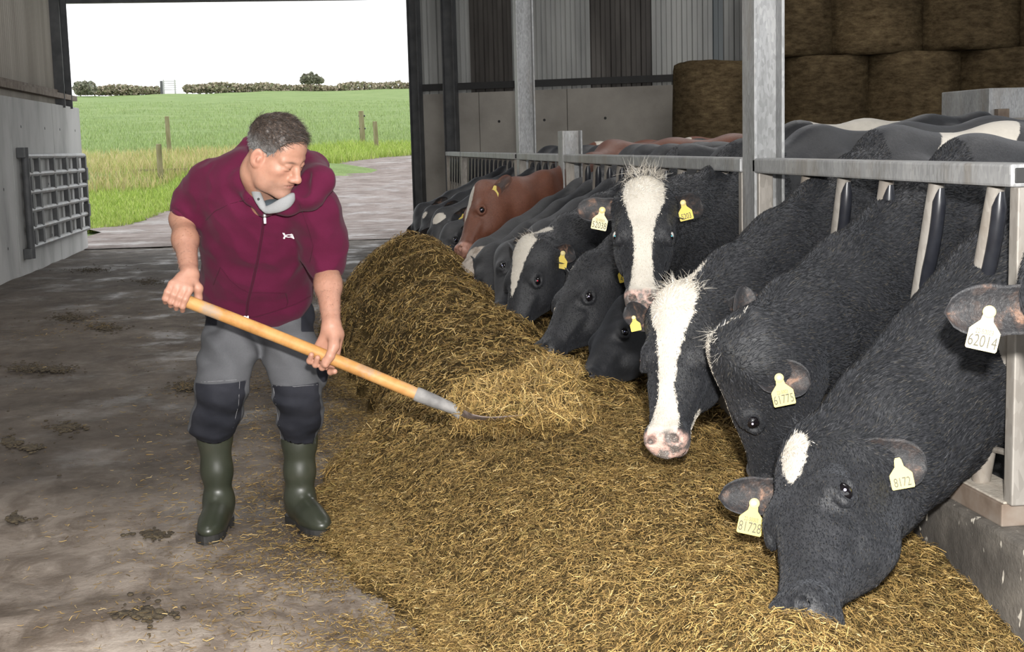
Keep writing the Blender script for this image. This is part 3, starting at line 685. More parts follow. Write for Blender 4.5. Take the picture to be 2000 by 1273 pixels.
# ================================================================ implicit modelling toolkit
def nrm(v): v = np.asarray(v, float); return v/np.linalg.norm(v)
class SDF:
    """union / carve of simple implicit shapes; surface pulled out with surface nets"""
    def __init__(s): s.ops = []
    def put(s, fn, lo, hi, k=.02, mode='u'):
        s.ops.append((fn, np.asarray(lo, float), np.asarray(hi, float), k, mode)); return s
    def cone(s, a, b, r1, r2, k=.02, mode='u'):
        a = np.asarray(a, float); b = np.asarray(b, float); ab = b-a; L2 = max(ab@ab, 1e-9); rm = max(r1, r2)
        def fn(P):
            t = np.clip(((P-a)@ab)/L2, 0, 1); q = P-a-t[:, None]*ab
            return np.sqrt((q*q).sum(1))-(r1+(r2-r1)*t)
        return s.put(fn, np.minimum(a, b)-rm, np.maximum(a, b)+rm, k, mode)
    def chain(s, pts, rs, k=.02, mode='u'):
        for i in range(len(pts)-1): s.cone(pts[i], pts[i+1], rs[i], rs[i+1], k, mode)
        return s
    def ell(s, c, r, R=None, k=.02, mode='u'):
        c = np.asarray(c, float); r = np.asarray(r, float); R = np.eye(3) if R is None else np.asarray(R, float)  # rows = axes
        def fn(P):
            q = (P-c)@R.T; k0 = np.sqrt(((q/r)**2).sum(1)); k1 = np.sqrt(((q/(r*r))**2).sum(1))
            return k0*(k0-1)/np.maximum(k1, 1e-9)
        m = r.max(); return s.put(fn, c-m, c+m, k, mode)
    def eloop(s, pts, ra, rb, side, k=.02, mode='u'):
        """tube with elliptical section: ra along 'side', rb across it"""
        pts = [np.asarray(p, float) for p in pts]; side = nrm(side)
        for i in range(len(pts)-1):
            a, b = pts[i], pts[i+1]; ab = b-a; L2 = ab@ab
            def fn(P, a=a, ab=ab, L2=L2, i=i):
                t = np.clip(((P-a)@ab)/L2, 0, 1); q = P-a-t[:, None]*ab; x = q@side; y2 = np.maximum((q*q).sum(1)-x*x, 0)
                A = ra[i]+(ra[i+1]-ra[i])*t; B = rb[i]+(rb[i+1]-rb[i])*t
                k0 = np.sqrt((x/A)**2+y2/(B*B)); k1 = np.sqrt((x/(A*A))**2+y2/(B**4)); return k0*(k0-1)/np.maximum(k1, 1e-9)
            m = max(max(ra), max(rb)); s.put(fn, np.minimum(a, b)-m, np.maximum(a, b)+m, k, mode)
        return s
    def bounds(s, pad=.03):
        L = [o for o in s.ops if o[4] == 'u']; return np.min([o[1] for o in L], 0)-pad, np.max([o[2] for o in L], 0)+pad
    def __call__(s, P, mg=.10):
        if len(P) > 12000:
            return np.concatenate([s(P[i:i+8000], mg) for i in range(0, len(P), 8000)])
        d = np.full(len(P), 1.0); p0, p1 = P.min(0), P.max(0)
        for fn, lo, hi, k, mode in s.ops:
            if (p1 < lo-mg-k).any() or (p0 > hi+mg+k).any(): continue
            m = ((P > lo-mg-k) & (P < hi+mg+k)).all(1); idx = np.nonzero(m)[0]
            if len(idx) == 0: continue
            b = fn(P[idx]); a = d[idx]
            if mode == 'u':
                h = np.maximum(k-np.abs(a-b), 0)/max(k, 1e-6); d[idx] = np.minimum(a, b)-h*h*k*.25
            elif mode == 's':
                b = -b; h = np.maximum(k-np.abs(a-b), 0)/max(k, 1e-6); d[idx] = np.maximum(a, b)+h*h*k*.25
            elif mode == 'add': d[idx] = a+b
        return d
    def mesh(s, vox, lo=None, hi=None, cut=None, proj=2, B=8):
        l0, h0 = s.bounds(); lo = l0 if lo is None else np.maximum(l0, lo); hi = h0 if hi is None else np.minimum(h0, hi)
        nb = np.maximum(np.ceil((hi-lo)/(vox*B)).astype(int), 1); n = nb*B+1
        bi = np.stack(np.meshgrid(*[np.arange(q) for q in nb], indexing='ij'), -1).reshape(-1, 3)
        bc = lo+(bi+.5)*vox*B; bd = s(bc, max(.1, vox*B)); act = np.abs(bd) < vox*B*.87*1.5+.012
        G = np.full(n, np.nan, np.float32)
        for b, d in zip(bi[~act], bd[~act]):
            G[b[0]*B:(b[0]+1)*B+1, b[1]*B:(b[1]+1)*B+1, b[2]*B:(b[2]+1)*B+1] = 1 if d > 0 else -1
        off = np.stack(np.meshgrid(*[np.arange(B+1)]*3, indexing='ij'), -1).reshape(-1, 3); ab = bi[act]; ab = ab[np.lexsort((ab[:, 2], ab[:, 1], ab[:, 2]//3, ab[:, 1]//3, ab[:, 0]//3))]
        for c in range(0, len(ab), 12):
            I = (ab[c:c+12, None, :]*B+off[None]).reshape(-1, 3); G[I[:, 0], I[:, 1], I[:, 2]] = s(lo+I*vox)
        G = np.nan_to_num(G, nan=1.0); sg = G < 0
        cs = np.zeros(np.array(n)-1, np.int8)
        for dx in (0, 1):
            for dy in (0, 1):
                for dz in (0, 1): cs += sg[dx:n[0]-1+dx, dy:n[1]-1+dy, dz:n[2]-1+dz]
        cell = np.argwhere((cs > 0) & (cs < 8)); vid = np.full(cs.shape, -1, np.int64); vid[tuple(cell.T)] = np.arange(len(cell))
        acc = np.zeros((len(cell), 3)); cnt = np.zeros(len(cell))
        cor = np.array([(x, y, z) for x in (0, 1) for y in (0, 1) for z in (0, 1)])
        val = np.stack([G[tuple((cell+c).T)] for c in cor], 1)
        for i in range(8):
            for j in range(i+1, 8):
                if np.abs(cor[i]-cor[j]).sum() != 1: continue
                a, b = val[:, i], val[:, j]; m = (a < 0) != (b < 0); t = np.where(m, a/np.where(m, a-b, 1), 0)
                acc += np.where(m[:, None], cor[i]+(cor[j]-cor[i])*t[:, None], 0); cnt += m
        V = lo+(cell+acc/cnt[:, None])*vox; Fq = []
        for ax in range(3):
            o1, o2 = [(1, 2), (2, 0), (0, 1)][ax]; sl0 = [slice(None)]*3; sl1 = [slice(None)]*3
            sl0[ax] = slice(0, -1); sl1[ax] = slice(1, None); a = sg[tuple(sl0)]; b = sg[tuple(sl1)]
            e = np.argwhere(a != b); e = e[(e[:, o1] > 0) & (e[:, o2] > 0) & (e[:, o1] < n[o1]-1) & (e[:, o2] < n[o2]-1)]
            if len(e) == 0: continue
            fl = a[tuple(e.T)]; u1 = np.zeros(3, int); u1[o1] = 1; u2 = np.zeros(3, int); u2[o2] = 1
            q = np.stack([vid[tuple((e-u1-u2).T)], vid[tuple((e-u2).T)], vid[tuple(e.T)], vid[tuple((e-u1).T)]], 1)
            q[~fl] = q[~fl][:, ::-1]; Fq.append(q)
        F = np.concatenate(Fq); F = F[(F >= 0).all(1)]
        od = np.lexsort((cell[:, 2]//24, cell[:, 1]//24, cell[:, 0]//24)); rk = np.empty_like(od); rk[od] = np.arange(len(od)); V = V[od]; F = rk[F]
        for _ in range(proj):
            e = vox*.4; d = s(V); g = np.stack([s(V+np.eye(3)[k]*e)-s(V-np.eye(3)[k]*e) for k in range(3)], -1)/(2*e)
            g2 = np.maximum((g*g).sum(1), .05); st = -(d/g2)[:, None]*g; ln = np.linalg.norm(st, axis=1); st *= np.minimum(1, vox*.6/np.maximum(ln, 1e-9))[:, None]; V = V+st*.8
        if cut is not None:
            k = cut(V[F].mean(1)); F = F[k]; u, inv = np.unique(F.ravel(), return_inverse=True); V = V[u]; F = inv.reshape(-1, 4)
        return V, F
def bez(a, c, b, n):
    t = np.linspace(0, 1, n)[:, None]; return (1-t)**2*a+2*t*(1-t)*c+t*t*b

# ================================================================ cows
def cow_mat(name, base, base2, muz, muz2, white=(.60, .56, .49), dirty=None):
    t = NT(name); a = t.attr('mask'); sp = t.node('ShaderNodeSeparateColor'); t.link(a.outputs['Color'], sp.inputs[0])
    pat = t.math('ADD', sp.outputs[0], t.math('MULTIPLY', t.math('SUBTRACT', t.noise(34, 4, .7), .5), .16))
    pf = t.ramp(pat, [(.485, 0.0), (.515, 1.0)])
    fur = t.ramp(t.noise(7, 6, .65), [(.3, base), (.7, base2)])
    fine = t.ramp(t.noise(170, 3, .6, dist=1.0), [(.3, .65), (.7, 1.3)]); fur = t.mix(.9, fur, fine, 'MULTIPLY')
    wh = t.ramp(t.noise(9, 5, .65), [(.3, tuple(q*.82 for q in white)), (.65, white)])
    if dirty: wh = t.mix(t.ramp(t.noise(11, 6, .7), [(.45, 0.0), (.6, .85)]), wh, dirty)
    c = t.mix(pf, fur, wh)
    ms = t.ramp(t.noise(26, 3, .6), [(.42, muz), (.56, muz2)]); c = t.mix(sp.outputs[1], c, ms)
    ear = t.ramp(t.noise(24, 5, .65, dist=.6), [(.46, (.016, .015, .016)), (.58, (.06, .04, .032)), (.68, (.27, .15, .095))]); c = t.mix(t.math('MULTIPLY', sp.outputs[2], .92), c, ear)
    t.set(Base_Color=c, Roughness=t.ramp(sp.outputs[1], [(0, .52), (1, .32)]), Specular_IOR_Level=.55, Sheen_Weight=.10, Sheen_Roughness=.4, Sheen_Tint=(.7, .75, .85))
    b = t.bump(t.noise(95, 5, .7, dist=1.6), .42, .006); t.bump(t.noise(16, 4), .22, .012, b); return t.m
MUZ = [(.10, .10, .105), (.045, .043, .045)]
COWM = {
 'black': cow_mat('black_hide', (.010, .011, .013), (.020, .021, .025), *MUZ),
 'pink': cow_mat('black_hide_pink_nose', (.010, .011, .013), (.020, .021, .025), (.58, .38, .32), (.14, .12, .11)),
 'red': cow_mat('red_brown_hide', (.125, .042, .022), (.17, .062, .034), (.48, .26, .20), (.40, .20, .15)),
 'pale': cow_mat('dirty_white_hide', (.016, .017, .019), (.030, .031, .034), *MUZ, white=(.55, .48, .41), dirty=(.20, .15, .11)),
}
EYE = NT('cow_eye'); EYE.set(Base_Color=(.006, .005, .006), Roughness=.05, Specular_IOR_Level=.8); EYE = EYE.m
def flat(name, c, rough=.5, spec=.5): t = NT(name); t.set(Base_Color=c, Roughness=rough, Specular_IOR_Level=spec); return t.m
SHINE = {'blue': flat('eye_shine_blue', (.45, .5, .8), .2), 'pink': flat('eye_shine_pink', (.75, .4, .55), .2), 'red': flat('eye_shine_red', (.8, .06, .1), .2), 'aqua': flat('eye_shine_aqua', (.15, .6, .7), .2), 'lilac': flat('eye_shine_lilac', (.6, .55, .75), .2)}  # flash eyeshine painted as plain base colours
EYEW = flat('eye_white', (.62, .60, .58), .25)
TAGY = nmat('yellow_ear_tag', [(.56, .41, .02), (.64, .48, .035)], 30, 3, .45)
TAGP = nmat('pale_ear_tag', [(.60, .48, .17), (.66, .57, .30)], 30, 3, .45)
TAGB = flat('tag_button', (.60, .50, .22), .4)
INK = flat('tag_ink', (.05, .045, .03), .6)
# side outline of the head, poll to nose: along, top, bottom, half width
HU = np.array([-.06, -.02, .05, .13, .205, .265, .325, .38, .43, .475, .507, .525])
HT = np.array([-.060, -.012, .000, .004, .000, -.010, -.024, -.034, -.036, -.036, -.050, -.075])
HB = np.array([-.170, -.210, -.245, -.275, -.282, -.256, -.215, -.178, -.156, -.152, -.150, -.120])
HW = np.array([.066, .088, .098, .103, .101, .088, .074, .064, .061, .066, .062, .045])
def head_fn(O, U, Vv, Wv, s):
    R = np.stack([U, Vv, Wv])
    def fn(P):
        q = (P-O)@R.T/s; u = np.clip(q[:, 0], HU[0], HU[-1]); over = np.abs(q[:, 0]-u)
        t = np.interp(u, HU, HT); b = np.interp(u, HU, HB); a = np.interp(u, HU, HW); c = (t+b)/2; h = (t-b)/2
        y = (q[:, 1]-c)/h
        aa = a*(1-.26*np.clip(-y, 0, 1)**2)            # jaw narrower than the brow
        x = np.abs(q[:, 2])/aa; n = 2.5
        f = ((x**n+np.abs(y)**n)**(1/n)-1)*np.minimum(aa, h)*.95
        return np.where(over > 0, np.sqrt(np.maximum(f, 0)**2+over**2)+np.minimum(f, 0), f)*s
    return fn
def leaf_ear(base, ax, face, L, Wd, cup, ns=16, nt=13):
    """cupped leaf: ax = along, face = the way the hollow looks; returns verts, faces, inner flag"""
    ax = nrm(ax); face = nrm(face-ax*(face@ax)); sd = np.cross(ax, face); V = []; I = []
    for layer in (0, 1):
        for i in range(ns):
            u = i/(ns-1); wv = Wd/2*(.30+.70*math.sin(min(1, u*1.55+.05)*math.pi/2))*math.sqrt(max(0, 1-max(0, (u-.50)/.50)**2.4)); wv = max(wv, .002)
            close = 1.0-.60*sstep(.42, 0.0, u)          # rolls into a tube at the root
            for j in range(nt):
                v = -1+2*j/(nt-1); ang = v*(1.05+1.5*(1-close))*cup*1.1
                r = wv/ (1.05*cup*1.1) if cup > .05 else wv*10
                x = r*math.sin(ang); y = r*(1-math.cos(ang))-.010*u
                th = (.0042 if layer else -.0042)*(1 if 0 < j < nt-1 else .3)*(1-.6*u)
                p = base+ax*(L*u)+sd*x+face*(y+th-.02*math.sin(u*math.pi)*0)
                V.append(p); I.append(layer*(1-.85*abs(v)**3)*(1-.6*u**4)*(.55+.45*sstep(.02, .3, u)))
    V = np.array(V); F = []; n1 = ns*nt
    for l in (0, 1):
        for i in range(ns-1):
            for j in range(nt-1):
                q = (l*n1+i*nt+j, l*n1+i*nt+j+1, l*n1+(i+1)*nt+j+1, l*n1+(i+1)*nt+j); F.append(q if l else q[::-1])
    for i in range(ns-1):
        for j in (0, nt-1):
            q = (i*nt+j, (i+1)*nt+j, n1+(i+1)*nt+j, n1+i*nt+j); F.append(q if j else q[::-1])
    for j in range(nt-1): F.append(((ns-1)*nt+j, (ns-1)*nt+j+1, n1+(ns-1)*nt+j+1, n1+(ns-1)*nt+j))
    return V, np.array(F), np.array(I)
def ear_tag(parent, p, up, n, size, text, small, m, button=True):
    """flag tag hung from its button, facing n"""
    n = nrm(n); up = nrm(up-n*(up@n)); r = np.cross(up, n); s = size
    out = [(-.10, .10), (.10, .10), (.16, -.02), (.20, -.30), (.44, -.56), (.50, -.64), (.50, -1.22), (.46, -1.28), (-.46, -1.28), (-.50, -1.22), (-.50, -.64), (-.44, -.56), (-.20, -.30), (-.16, -.02)]
    mb = MB(); mb.prism([p+r*x*s+up*y*s for x, y in out], n*.0022); t = mb.build('ear_tag', m, parent)
    if button:
        mb = MB(); mb.tube([p-n*.004, p+n*.005, p+n*.007], [s*.21, s*.21, s*.16], 18); mb.tube([p+n*.006, p+n*.010], s*.08, 12); mb.build('tag_button', TAGB, t, smooth=True)
    for (txt, yy, h) in ((text, -1.17, .42), (small, -.74, .17)):
        if not txt: continue
        cu = bpy.data.curves.new('tag_number', 'FONT'); cu.body = txt; cu.size = h*s*1.35; cu.align_x = 'CENTER'; cu.extrude = .0003
        o = bpy.data.objects.new('tag_number', cu); COL.objects.link(o); cu.materials.append(INK)
        q = p+up*yy*s+n*.0032; o.matrix_world = Matrix(((r[0]*.66, up[0], n[0], q[0]), (r[1]*.66, up[1], n[1], q[1]), (r[2]*.66, up[2], n[2], q[2]), (0, 0, 0, 1)))
        bpy.context.view_layer.update(); me = bpy.data.meshes.new_from_object(o.evaluated_get(bpy.context.evaluated_depsgraph_get())); me.transform(o.matrix_world)
        bpy.data.objects.remove(o); me.name = 'tag_number'; obj('tag_number', me, None, t)
    return t
def hair_tuft(name, parent, P, D, L, wd, cols, seed, curl=.3, m=None):
    """curved ribbons from roots P along D"""
    r = np.random.default_rng(seed); n = len(P); l = L*r.uniform(.5, 1.15, n)[:, None]; D = D+r.normal(0, .25, (n, 3)); D /= np.linalg.norm(D, axis=1)[:, None]
    b = r.normal(0, curl, (n, 3)); sd = np.cross(D, r.normal(0, 1, (n, 3))); sd /= np.linalg.norm(sd, axis=1)[:, None]; ks = 5; V = []
    for k in range(ks):
        u = k/(ks-1); c = P+D*l*u+b*l*u*u; w2 = wd*(1-.8*u)/2; V += [c-sd*w2, c+sd*w2]
    V = np.stack(V, 1).reshape(-1, 3); o = (np.arange(n)*ks*2)[:, None, None]
    F = (o+np.array([[2*k, 2*k+1, 2*k+3, 2*k+2] for k in range(ks-1)])[None]).reshape(-1, 4); me = np_mesh(name, V, F)
    set_col(me, 'col', np.repeat(np.array(cols)[r.integers(0, len(cols), n)]*r.uniform(.8, 1.15, n)[:, None], ks*2, 0))
    return obj(name, me, m or HAIRM, parent)
HAIRM = NT('hair_strands'); HAIRM.set(Base_Color=HAIRM.attr('col').outputs['Color'], Roughness=.5, Specular_IOR_Level=.4); HAIRM = HAIRM.m
COATM = NT('short_coat'); COATM.set(Base_Color=COATM.attr('col').outputs['Color'], Roughness=.6, Specular_IOR_Level=.22); COATM = COATM.m
WH = [(.60, .56, .49), (.52, .47, .39), (.64, .61, .55)]; BK = [(.012, .013, .016), (.022, .024, .029), (.036, .039, .046)]

def solve_head(A, B, YA, s, near, eye, side, hint, rw=12.0):
    """head frame from three picture points: poll, nose, one eye"""
    L = .525*s; a = PY(A[0], A[1], YA); d = nrm(ray(*B)); t0 = d@(a-CAMP); q = CAMP+d*t0-a; m2 = L*L-q@q
    if m2 < 0: m2 = 0.0
    t = t0-math.sqrt(m2) if near else t0+math.sqrt(m2); b = CAMP+d*t; U = nrm(b-a); best = None
    h0 = nrm(np.asarray(hint, float)-U*(np.asarray(hint, float)@U)); h1 = np.cross(U, h0)
    for ang in np.linspace(-2.4, 2.4, 241):
        V = h0*math.cos(ang)+h1*math.sin(ang); Wv = np.cross(U, V); O = a+V*.045*s
        if eye is None: c = abs(ang)
        else: c = np.linalg.norm(pix(O+s*(U*.208-V*.052+Wv*side*.104))-np.array(eye))+rw*abs(ang)
        if best is None or c < best[0]: best = (c, V, Wv, O, ang)
    c, V, Wv, O, ang = best
    return O, U, V, Wv, c, ang
def make_cow(name, label, A, B, YA, eye=None, side=1, near=True, hint=(0, -1, .4), s=1.0, W=(2.2, 4, 1.28), bdir=(1, .1), mat='black', patch=None, muzzle=.44,
             ears=None, tags=(), vox=.009, shine='blue', rw=12.0, nctrl=None, tuft=None, body=1.0, eyes=(1, -1), whites=False, coat=0):
    O, U, V, Wv, cst, ang = solve_head(A, B, YA, s, near, eye, side, hint, rw); hd = lambda u, v, w2: O+s*(U*u+V*v+Wv*w2)
    W = np.asarray(W, float); bd = nrm(np.array([bdir[0], bdir[1], 0])); bs = np.array([-bd[1], bd[0], 0]); Z = np.array([0, 0, 1.0]); f = SDF()
    print(name, 'nose', np.round(hd(.52, -.06, 0), 2), 'poll', np.round(hd(0, 0, 0), 2), 'fit', round(cst, 1), round(ang, 2), 'neck', round(float(np.linalg.norm(W-O)), 2))
    hf = head_fn(O, U, V, Wv, s); c8 = np.array([hd(u, v, w2) for u in (-.06, .53) for v in (.01, -.27) for w2 in (-.12, .12)]); f.put(hf, c8.min(0), c8.max(0), .02)
    # brow ridges, cheeks, poll, nose pad
    for sd in (1, -1):
        f.ell(hd(.185, -.044, .074*sd), np.array([.052, .034, .032])*s, np.stack([U, V, Wv]), .03)
        f.ell(hd(.195, -.165, .064*sd), np.array([.105, .082, .046])*s, np.stack([U, V, Wv]), .05)
        f.ell(hd(.485, -.066, .036*sd), np.array([.040, .034, .030])*s, np.stack([U, V, Wv]), .02)
        f.cone(hd(.285, -.085, .068*sd), hd(.40, -.095, .047*sd), .018*s, .016*s, .03)
        f.ell(hd(.03, -.085, .092*sd), np.array([.042, .045, .034])*s, np.stack([U, V, Wv]), .04)
    f.ell(hd(-.012, -.040, 0), np.array([.045, .055, .060])*s, np.stack([U, V, Wv]), .04)
    f.cone(hd(.47, -.140, .018), hd(.47, -.140, -.018), .026*s, .026*s, .03)
    # neck: crest, middle and throat strands melted together
    n = 6; cr0 = hd(.025, -.06, 0); cr = W-Z*.10; mid = np.asarray(nctrl, float) if nctrl is not None else (cr0+cr)/2+Z*.05
    th0 = hd(.13, -.185, 0); th = W+bd*(-.30)-Z*.62; tmid = (th0+th)/2+(mid-(cr0+cr)/2)*.8-Z*.05
    Cc = bez(cr0, mid, cr, n); Tt = bez(th0, tmid, th, n); Mm = (Cc+Tt)/2; u = np.linspace(0, 1, n)
    f.chain(Cc, (.066+.024*u)*s, .07); f.chain(Tt, (.062+.075*u)*s, .08); f.chain(Mm, (.082+.105*u**1.3)*s, .10)
    f.chain((Cc*2+Tt)/3, (.078+.07*u)*s, .08); f.chain((Cc+2*Tt)/3, (.078+.09*u)*s, .08)
    # trunk and legs
    bz = lambda a, l, z: np.array([W[0], W[1], 0])+bd*a*body+bs*l+Z*z
    h = W[2]
    f.chain([bz(-.02, 0, h-.42), bz(.45, 0, h-.44), bz(.95, 0, h-.44), bz(1.35, 0, h-.36)], [.26, .285, .29, .25], .12)
    f.chain([bz(.02, 0, h-.56), bz(.5, 0, h-.60), bz(.95, 0, h-.60), bz(1.25, 0, h-.50)], [.23, .28, .29, .22], .12)
    f.chain([bz(-.02, 0, h-.10), bz(.5, 0, h-.11), bz(1.0, 0, h-.09), bz(1.4, 0, h-.08), bz(1.52, 0, h-.14)], [.085, .10, .10, .10, .09], .16)
    for l in (1, -1):
        f.ell(bz(.02, .17*l, h-.42), (.17, .10, .30), np.stack([bd, bs, Z]), .10)
        f.ell(bz(1.12, .20*l, h-.09), (.10, .06, .05), np.stack([bd, bs, Z]), .10)
        f.ell(bz(1.38, .17*l, h-.40), (.18, .10, .28), np.stack([bd, bs, Z]), .12)
        f.chain([bz(.02, .18*l, h-.66), bz(.04, .17*l, .42), bz(.0, .17*l, .12), bz(-.03, .17*l, .04)], [.10, .058, .042, .055], .05)
        f.chain([bz(1.38, .19*l, h-.60), bz(1.50, .19*l, .50), bz(1.46, .19*l, .14), bz(1.42, .19*l, .04)], [.12, .060, .044, .056], .05)
    f.chain([bz(1.55, 0, h-.12), bz(1.64, 0, h-.35), bz(1.64, 0, .62)], [.035, .024, .03], .03)
    # lids, mouth slit, nostrils, eye sockets
    for sd in (1, -1):
        ec = hd(.208, -.052, .103*sd); e1 = nrm(U-.1*V); e2 = nrm(V*.9-Wv*sd*.40)
        ring = [ec+(e1*.030*math.cos(a)+e2*.021*math.sin(a)-(0)*Wv)*s for a in np.linspace(0, 2*math.pi, 11)]
        f.chain(ring, [.0078*s if i % 10 > 5 else .0095*s for i in range(11)], .010)
        f.chain([hd(.185, -.030, .088*sd), hd(.215, -.028, .085*sd)], [.012*s, .010*s], .02)
        f.cone(hd(.505, -.048, .034*sd), hd(.492, -.080, .052*sd), .0135*s, .008*s, .012, 's')
        f.chain([hd(.525, -.108, .0), hd(.50, -.112, .050*sd), hd(.43, -.112, .070*sd), hd(.385, -.105, .066*sd)], [.006*s, .007*s, .006*s, .003*s], .010, 's')
        f.ell(hd(.208, -.052, .115*sd), np.array([.026, .0165, .022])*s, np.stack([nrm(U-.1*V), nrm(V+.1*U), Wv]), .006, 's')
    # fine mesh for head and neck, coarse for the trunk
    cutp = W-bd*.05; hi_v, hi_f = f.mesh(vox, cut=lambda Cn: (Cn-cutp)@bd < .01+(.5 if coat else 0)); lo_v, lo_f = f.mesh(max(vox*2.2, .026), cut=lambda Cn: (Cn-cutp)@bd > -.06+(.5 if coat else 0))
    Vs = np.concatenate([hi_v, lo_v]); Fs = np.concatenate([hi_f, lo_f+len(hi_v)]); en = np.zeros(len(Vs))
    q = (Vs-O)@np.stack([U, V, Wv]).T/s
    E = []; ears = ears or {}
    for sd in (1, -1):
        e = dict(ax=(-.10, -.10, 1), face=(.75, .25, .0), L=.185, W=.115, cup=.75); e.update(ears.get(sd, {}))
        ax = U*e['ax'][0]+V*e['ax'][1]+Wv*e['ax'][2]*sd; fc = U*e['face'][0]+V*e['face'][1]+Wv*e['face'][2]*sd
        if 'wax' in e: ax = np.asarray(e['wax'], float)
        if 'wface' in e: fc = np.asarray(e['wface'], float)
        base = hd(.055, -.085, .094*sd); ev, ef, ei = leaf_ear(base, ax, fc, e['L']*s, e['W']*s, e['cup'])
        Fs = np.concatenate([Fs, ef+len(Vs)]); Vs = np.concatenate([Vs, ev]); en = np.r_[en, ei*1.0]; q = np.concatenate([q, np.tile([0, 0, 0], (len(ev), 1))]); E.append((sd, base, nrm(ax), nrm(fc-nrm(ax)*(fc@nrm(ax))), e))
    ne = sum(16*13*2 for _ in E); isear = np.zeros(len(Vs), bool); isear[-ne:] = True
    pd = np.full(len(Vs), -.4) if patch is None else np.asarray(patch(q, Vs, W, bd, bs), float)
    pd = np.where(isear & (en > -1), np.minimum(pd, -.1), pd)
    mz = sstep(muzzle-.012, muzzle+.012, q[:, 0]+.25*np.clip(-.05-q[:, 1], -.03, .06)-.10*np.abs(q[:, 2]))*(q[:, 1] > -.135)*(~isear)
    root = empty('cow', (W[0]+bd[0]*.7, W[1]+bd[1]*.7, 0), label, 'cow', 'cows at the feed rail')
    me = np_mesh('body', Vs, Fs); set_col(me, 'mask', np.stack([np.clip(.5+pd*5, 0, 1), mz, en*.95], -1)); obj('body', me, COWM[mat], root)
    if coat:
        r = np.random.default_rng(len(hi_v)); Nh = len(hi_v); fn_ = hi_f; Pc = hi_v[fn_]; nn = np.cross(Pc[:, 2]-Pc[:, 0], Pc[:, 3]-Pc[:, 1]); ar = np.linalg.norm(nn, axis=1); nn /= np.maximum(ar, 1e-12)[:, None]
        ctr = Pc.mean(1); vd = CAMP-ctr; vd /= np.linalg.norm(vd, axis=1)[:, None]; ok = ((nn*vd).sum(1) > -.25) & (ctr[:, 0] < 2.12)
        ix = np.nonzero(ok)[0]; pr = ar[ix]; ix = r.choice(ix, coat, p=pr/pr.sum()); wt = r.dirichlet((1, 1, 1, 1), coat); roots = (Pc[ix]*wt[:, :, None]).sum(1); n_ = nn[ix]
        qh = (roots-O)@np.stack([U, V, Wv]).T/s; hw = sstep(.02, .12, qh[:, 0])[:, None]*(np.linalg.norm(qh[:, 1:], axis=1) < .3)[:, None]
        fl = (U*.8-V*.5)[None]*hw+(1-hw)*(nrm(W-O)[None]+np.array([0, 0, -.35])); fl = fl+np.stack([vnoise(roots, 9, 1), vnoise(roots, 9, 2), vnoise(roots, 9, 3)], -1)*.55+r.normal(0, .16, roots.shape); fl -= n_*(fl*n_).sum(1)[:, None]; fl /= np.linalg.norm(fl, axis=1)[:, None]
        D = fl+n_*r.uniform(.10, .42, (coat, 1)); D /= np.linalg.norm(D, axis=1)[:, None]; sd_ = np.cross(D, n_+r.normal(0, .4, n_.shape)); sd_ /= np.linalg.norm(sd_, axis=1)[:, None]
        Ln = ((.0062*hw[:, 0]+.0135*(1-hw[:, 0]))*r.uniform(.6, 1.25, coat))[:, None]; skip = (qh[:, 0] > muzzle-.01) & (np.abs(qh[:, 2]) < .09); Ln[skip] *= .2
        c1 = roots+D*Ln*.55; c2 = roots+D*Ln*.9+fl*Ln*.15; wd = .0011
        HVt = np.stack([roots-sd_*wd, roots+sd_*wd, c1-sd_*wd*.8, c1+sd_*wd*.8, c2], 1).reshape(-1, 3); oo = np.arange(coat)*5
        HFt = np.concatenate([np.stack([oo, oo+1, oo+3], -1), np.stack([oo, oo+3, oo+2], -1), np.stack([oo+2, oo+3, oo+4], -1)])
        pdh = np.full(coat, -.4) if patch is None else np.asarray(patch(qh, roots, W, bd, bs), float); pdh = pdh+.005*r.normal(0, 1, coat)
        hc = np.where((pdh > 0)[:, None], np.array(WH)[r.integers(0, 3, coat)], np.array([(.009, .010, .012), (.017, .018, .021), (.034, .035, .040), (.046, .042, .036)])[r.choice(4, coat, p=[.4, .35, .17, .08])])
        mh = np_mesh('coat', HVt, HFt); set_col(mh, 'col', np.repeat(hc, 5, 0)); obj('coat', mh, COATM, root)['kind'] = 'stuff'
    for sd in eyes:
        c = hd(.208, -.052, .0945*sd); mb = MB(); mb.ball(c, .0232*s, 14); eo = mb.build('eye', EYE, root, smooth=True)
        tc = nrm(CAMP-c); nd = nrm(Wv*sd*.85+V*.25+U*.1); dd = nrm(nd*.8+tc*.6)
        mb = MB(); mb.tube([c+dd*.0222*s, c+dd*.0238*s], [.0034*s, .0030*s], 14); mb.build('painted_eyeshine', SHINE[shine], eo, smooth=True)  # eyeshine disc turned to the camera, its glow put into the colour
        if whites:
            dw = nrm(nd+U*-.8); mb = MB(); mb.ball(c+dw*.004*s, .0212*s, 10); mb.build('eye_white', EYEW, eo, smooth=True)
    for (sd, uu, vv, size, text, small, m, btn) in tags:
        _, base, ax, fc, e = [x for x in E if x[0] == sd][0]; side_ = np.cross(ax, fc); p = base+ax*e['L']*s*uu+side_*vv*e['W']*s*.5+fc*(.026+.02*abs(vv))
        n_ = nrm(nrm(CAMP-p)+fc*.35); tilt = nrm(Z-n_*(Z@n_)); tl = nrm(tilt+np.cross(tilt, n_)*.22*sd*(1 if text else -1)); ear_tag(root, p, tl, n_, size, text, small, m, btn)
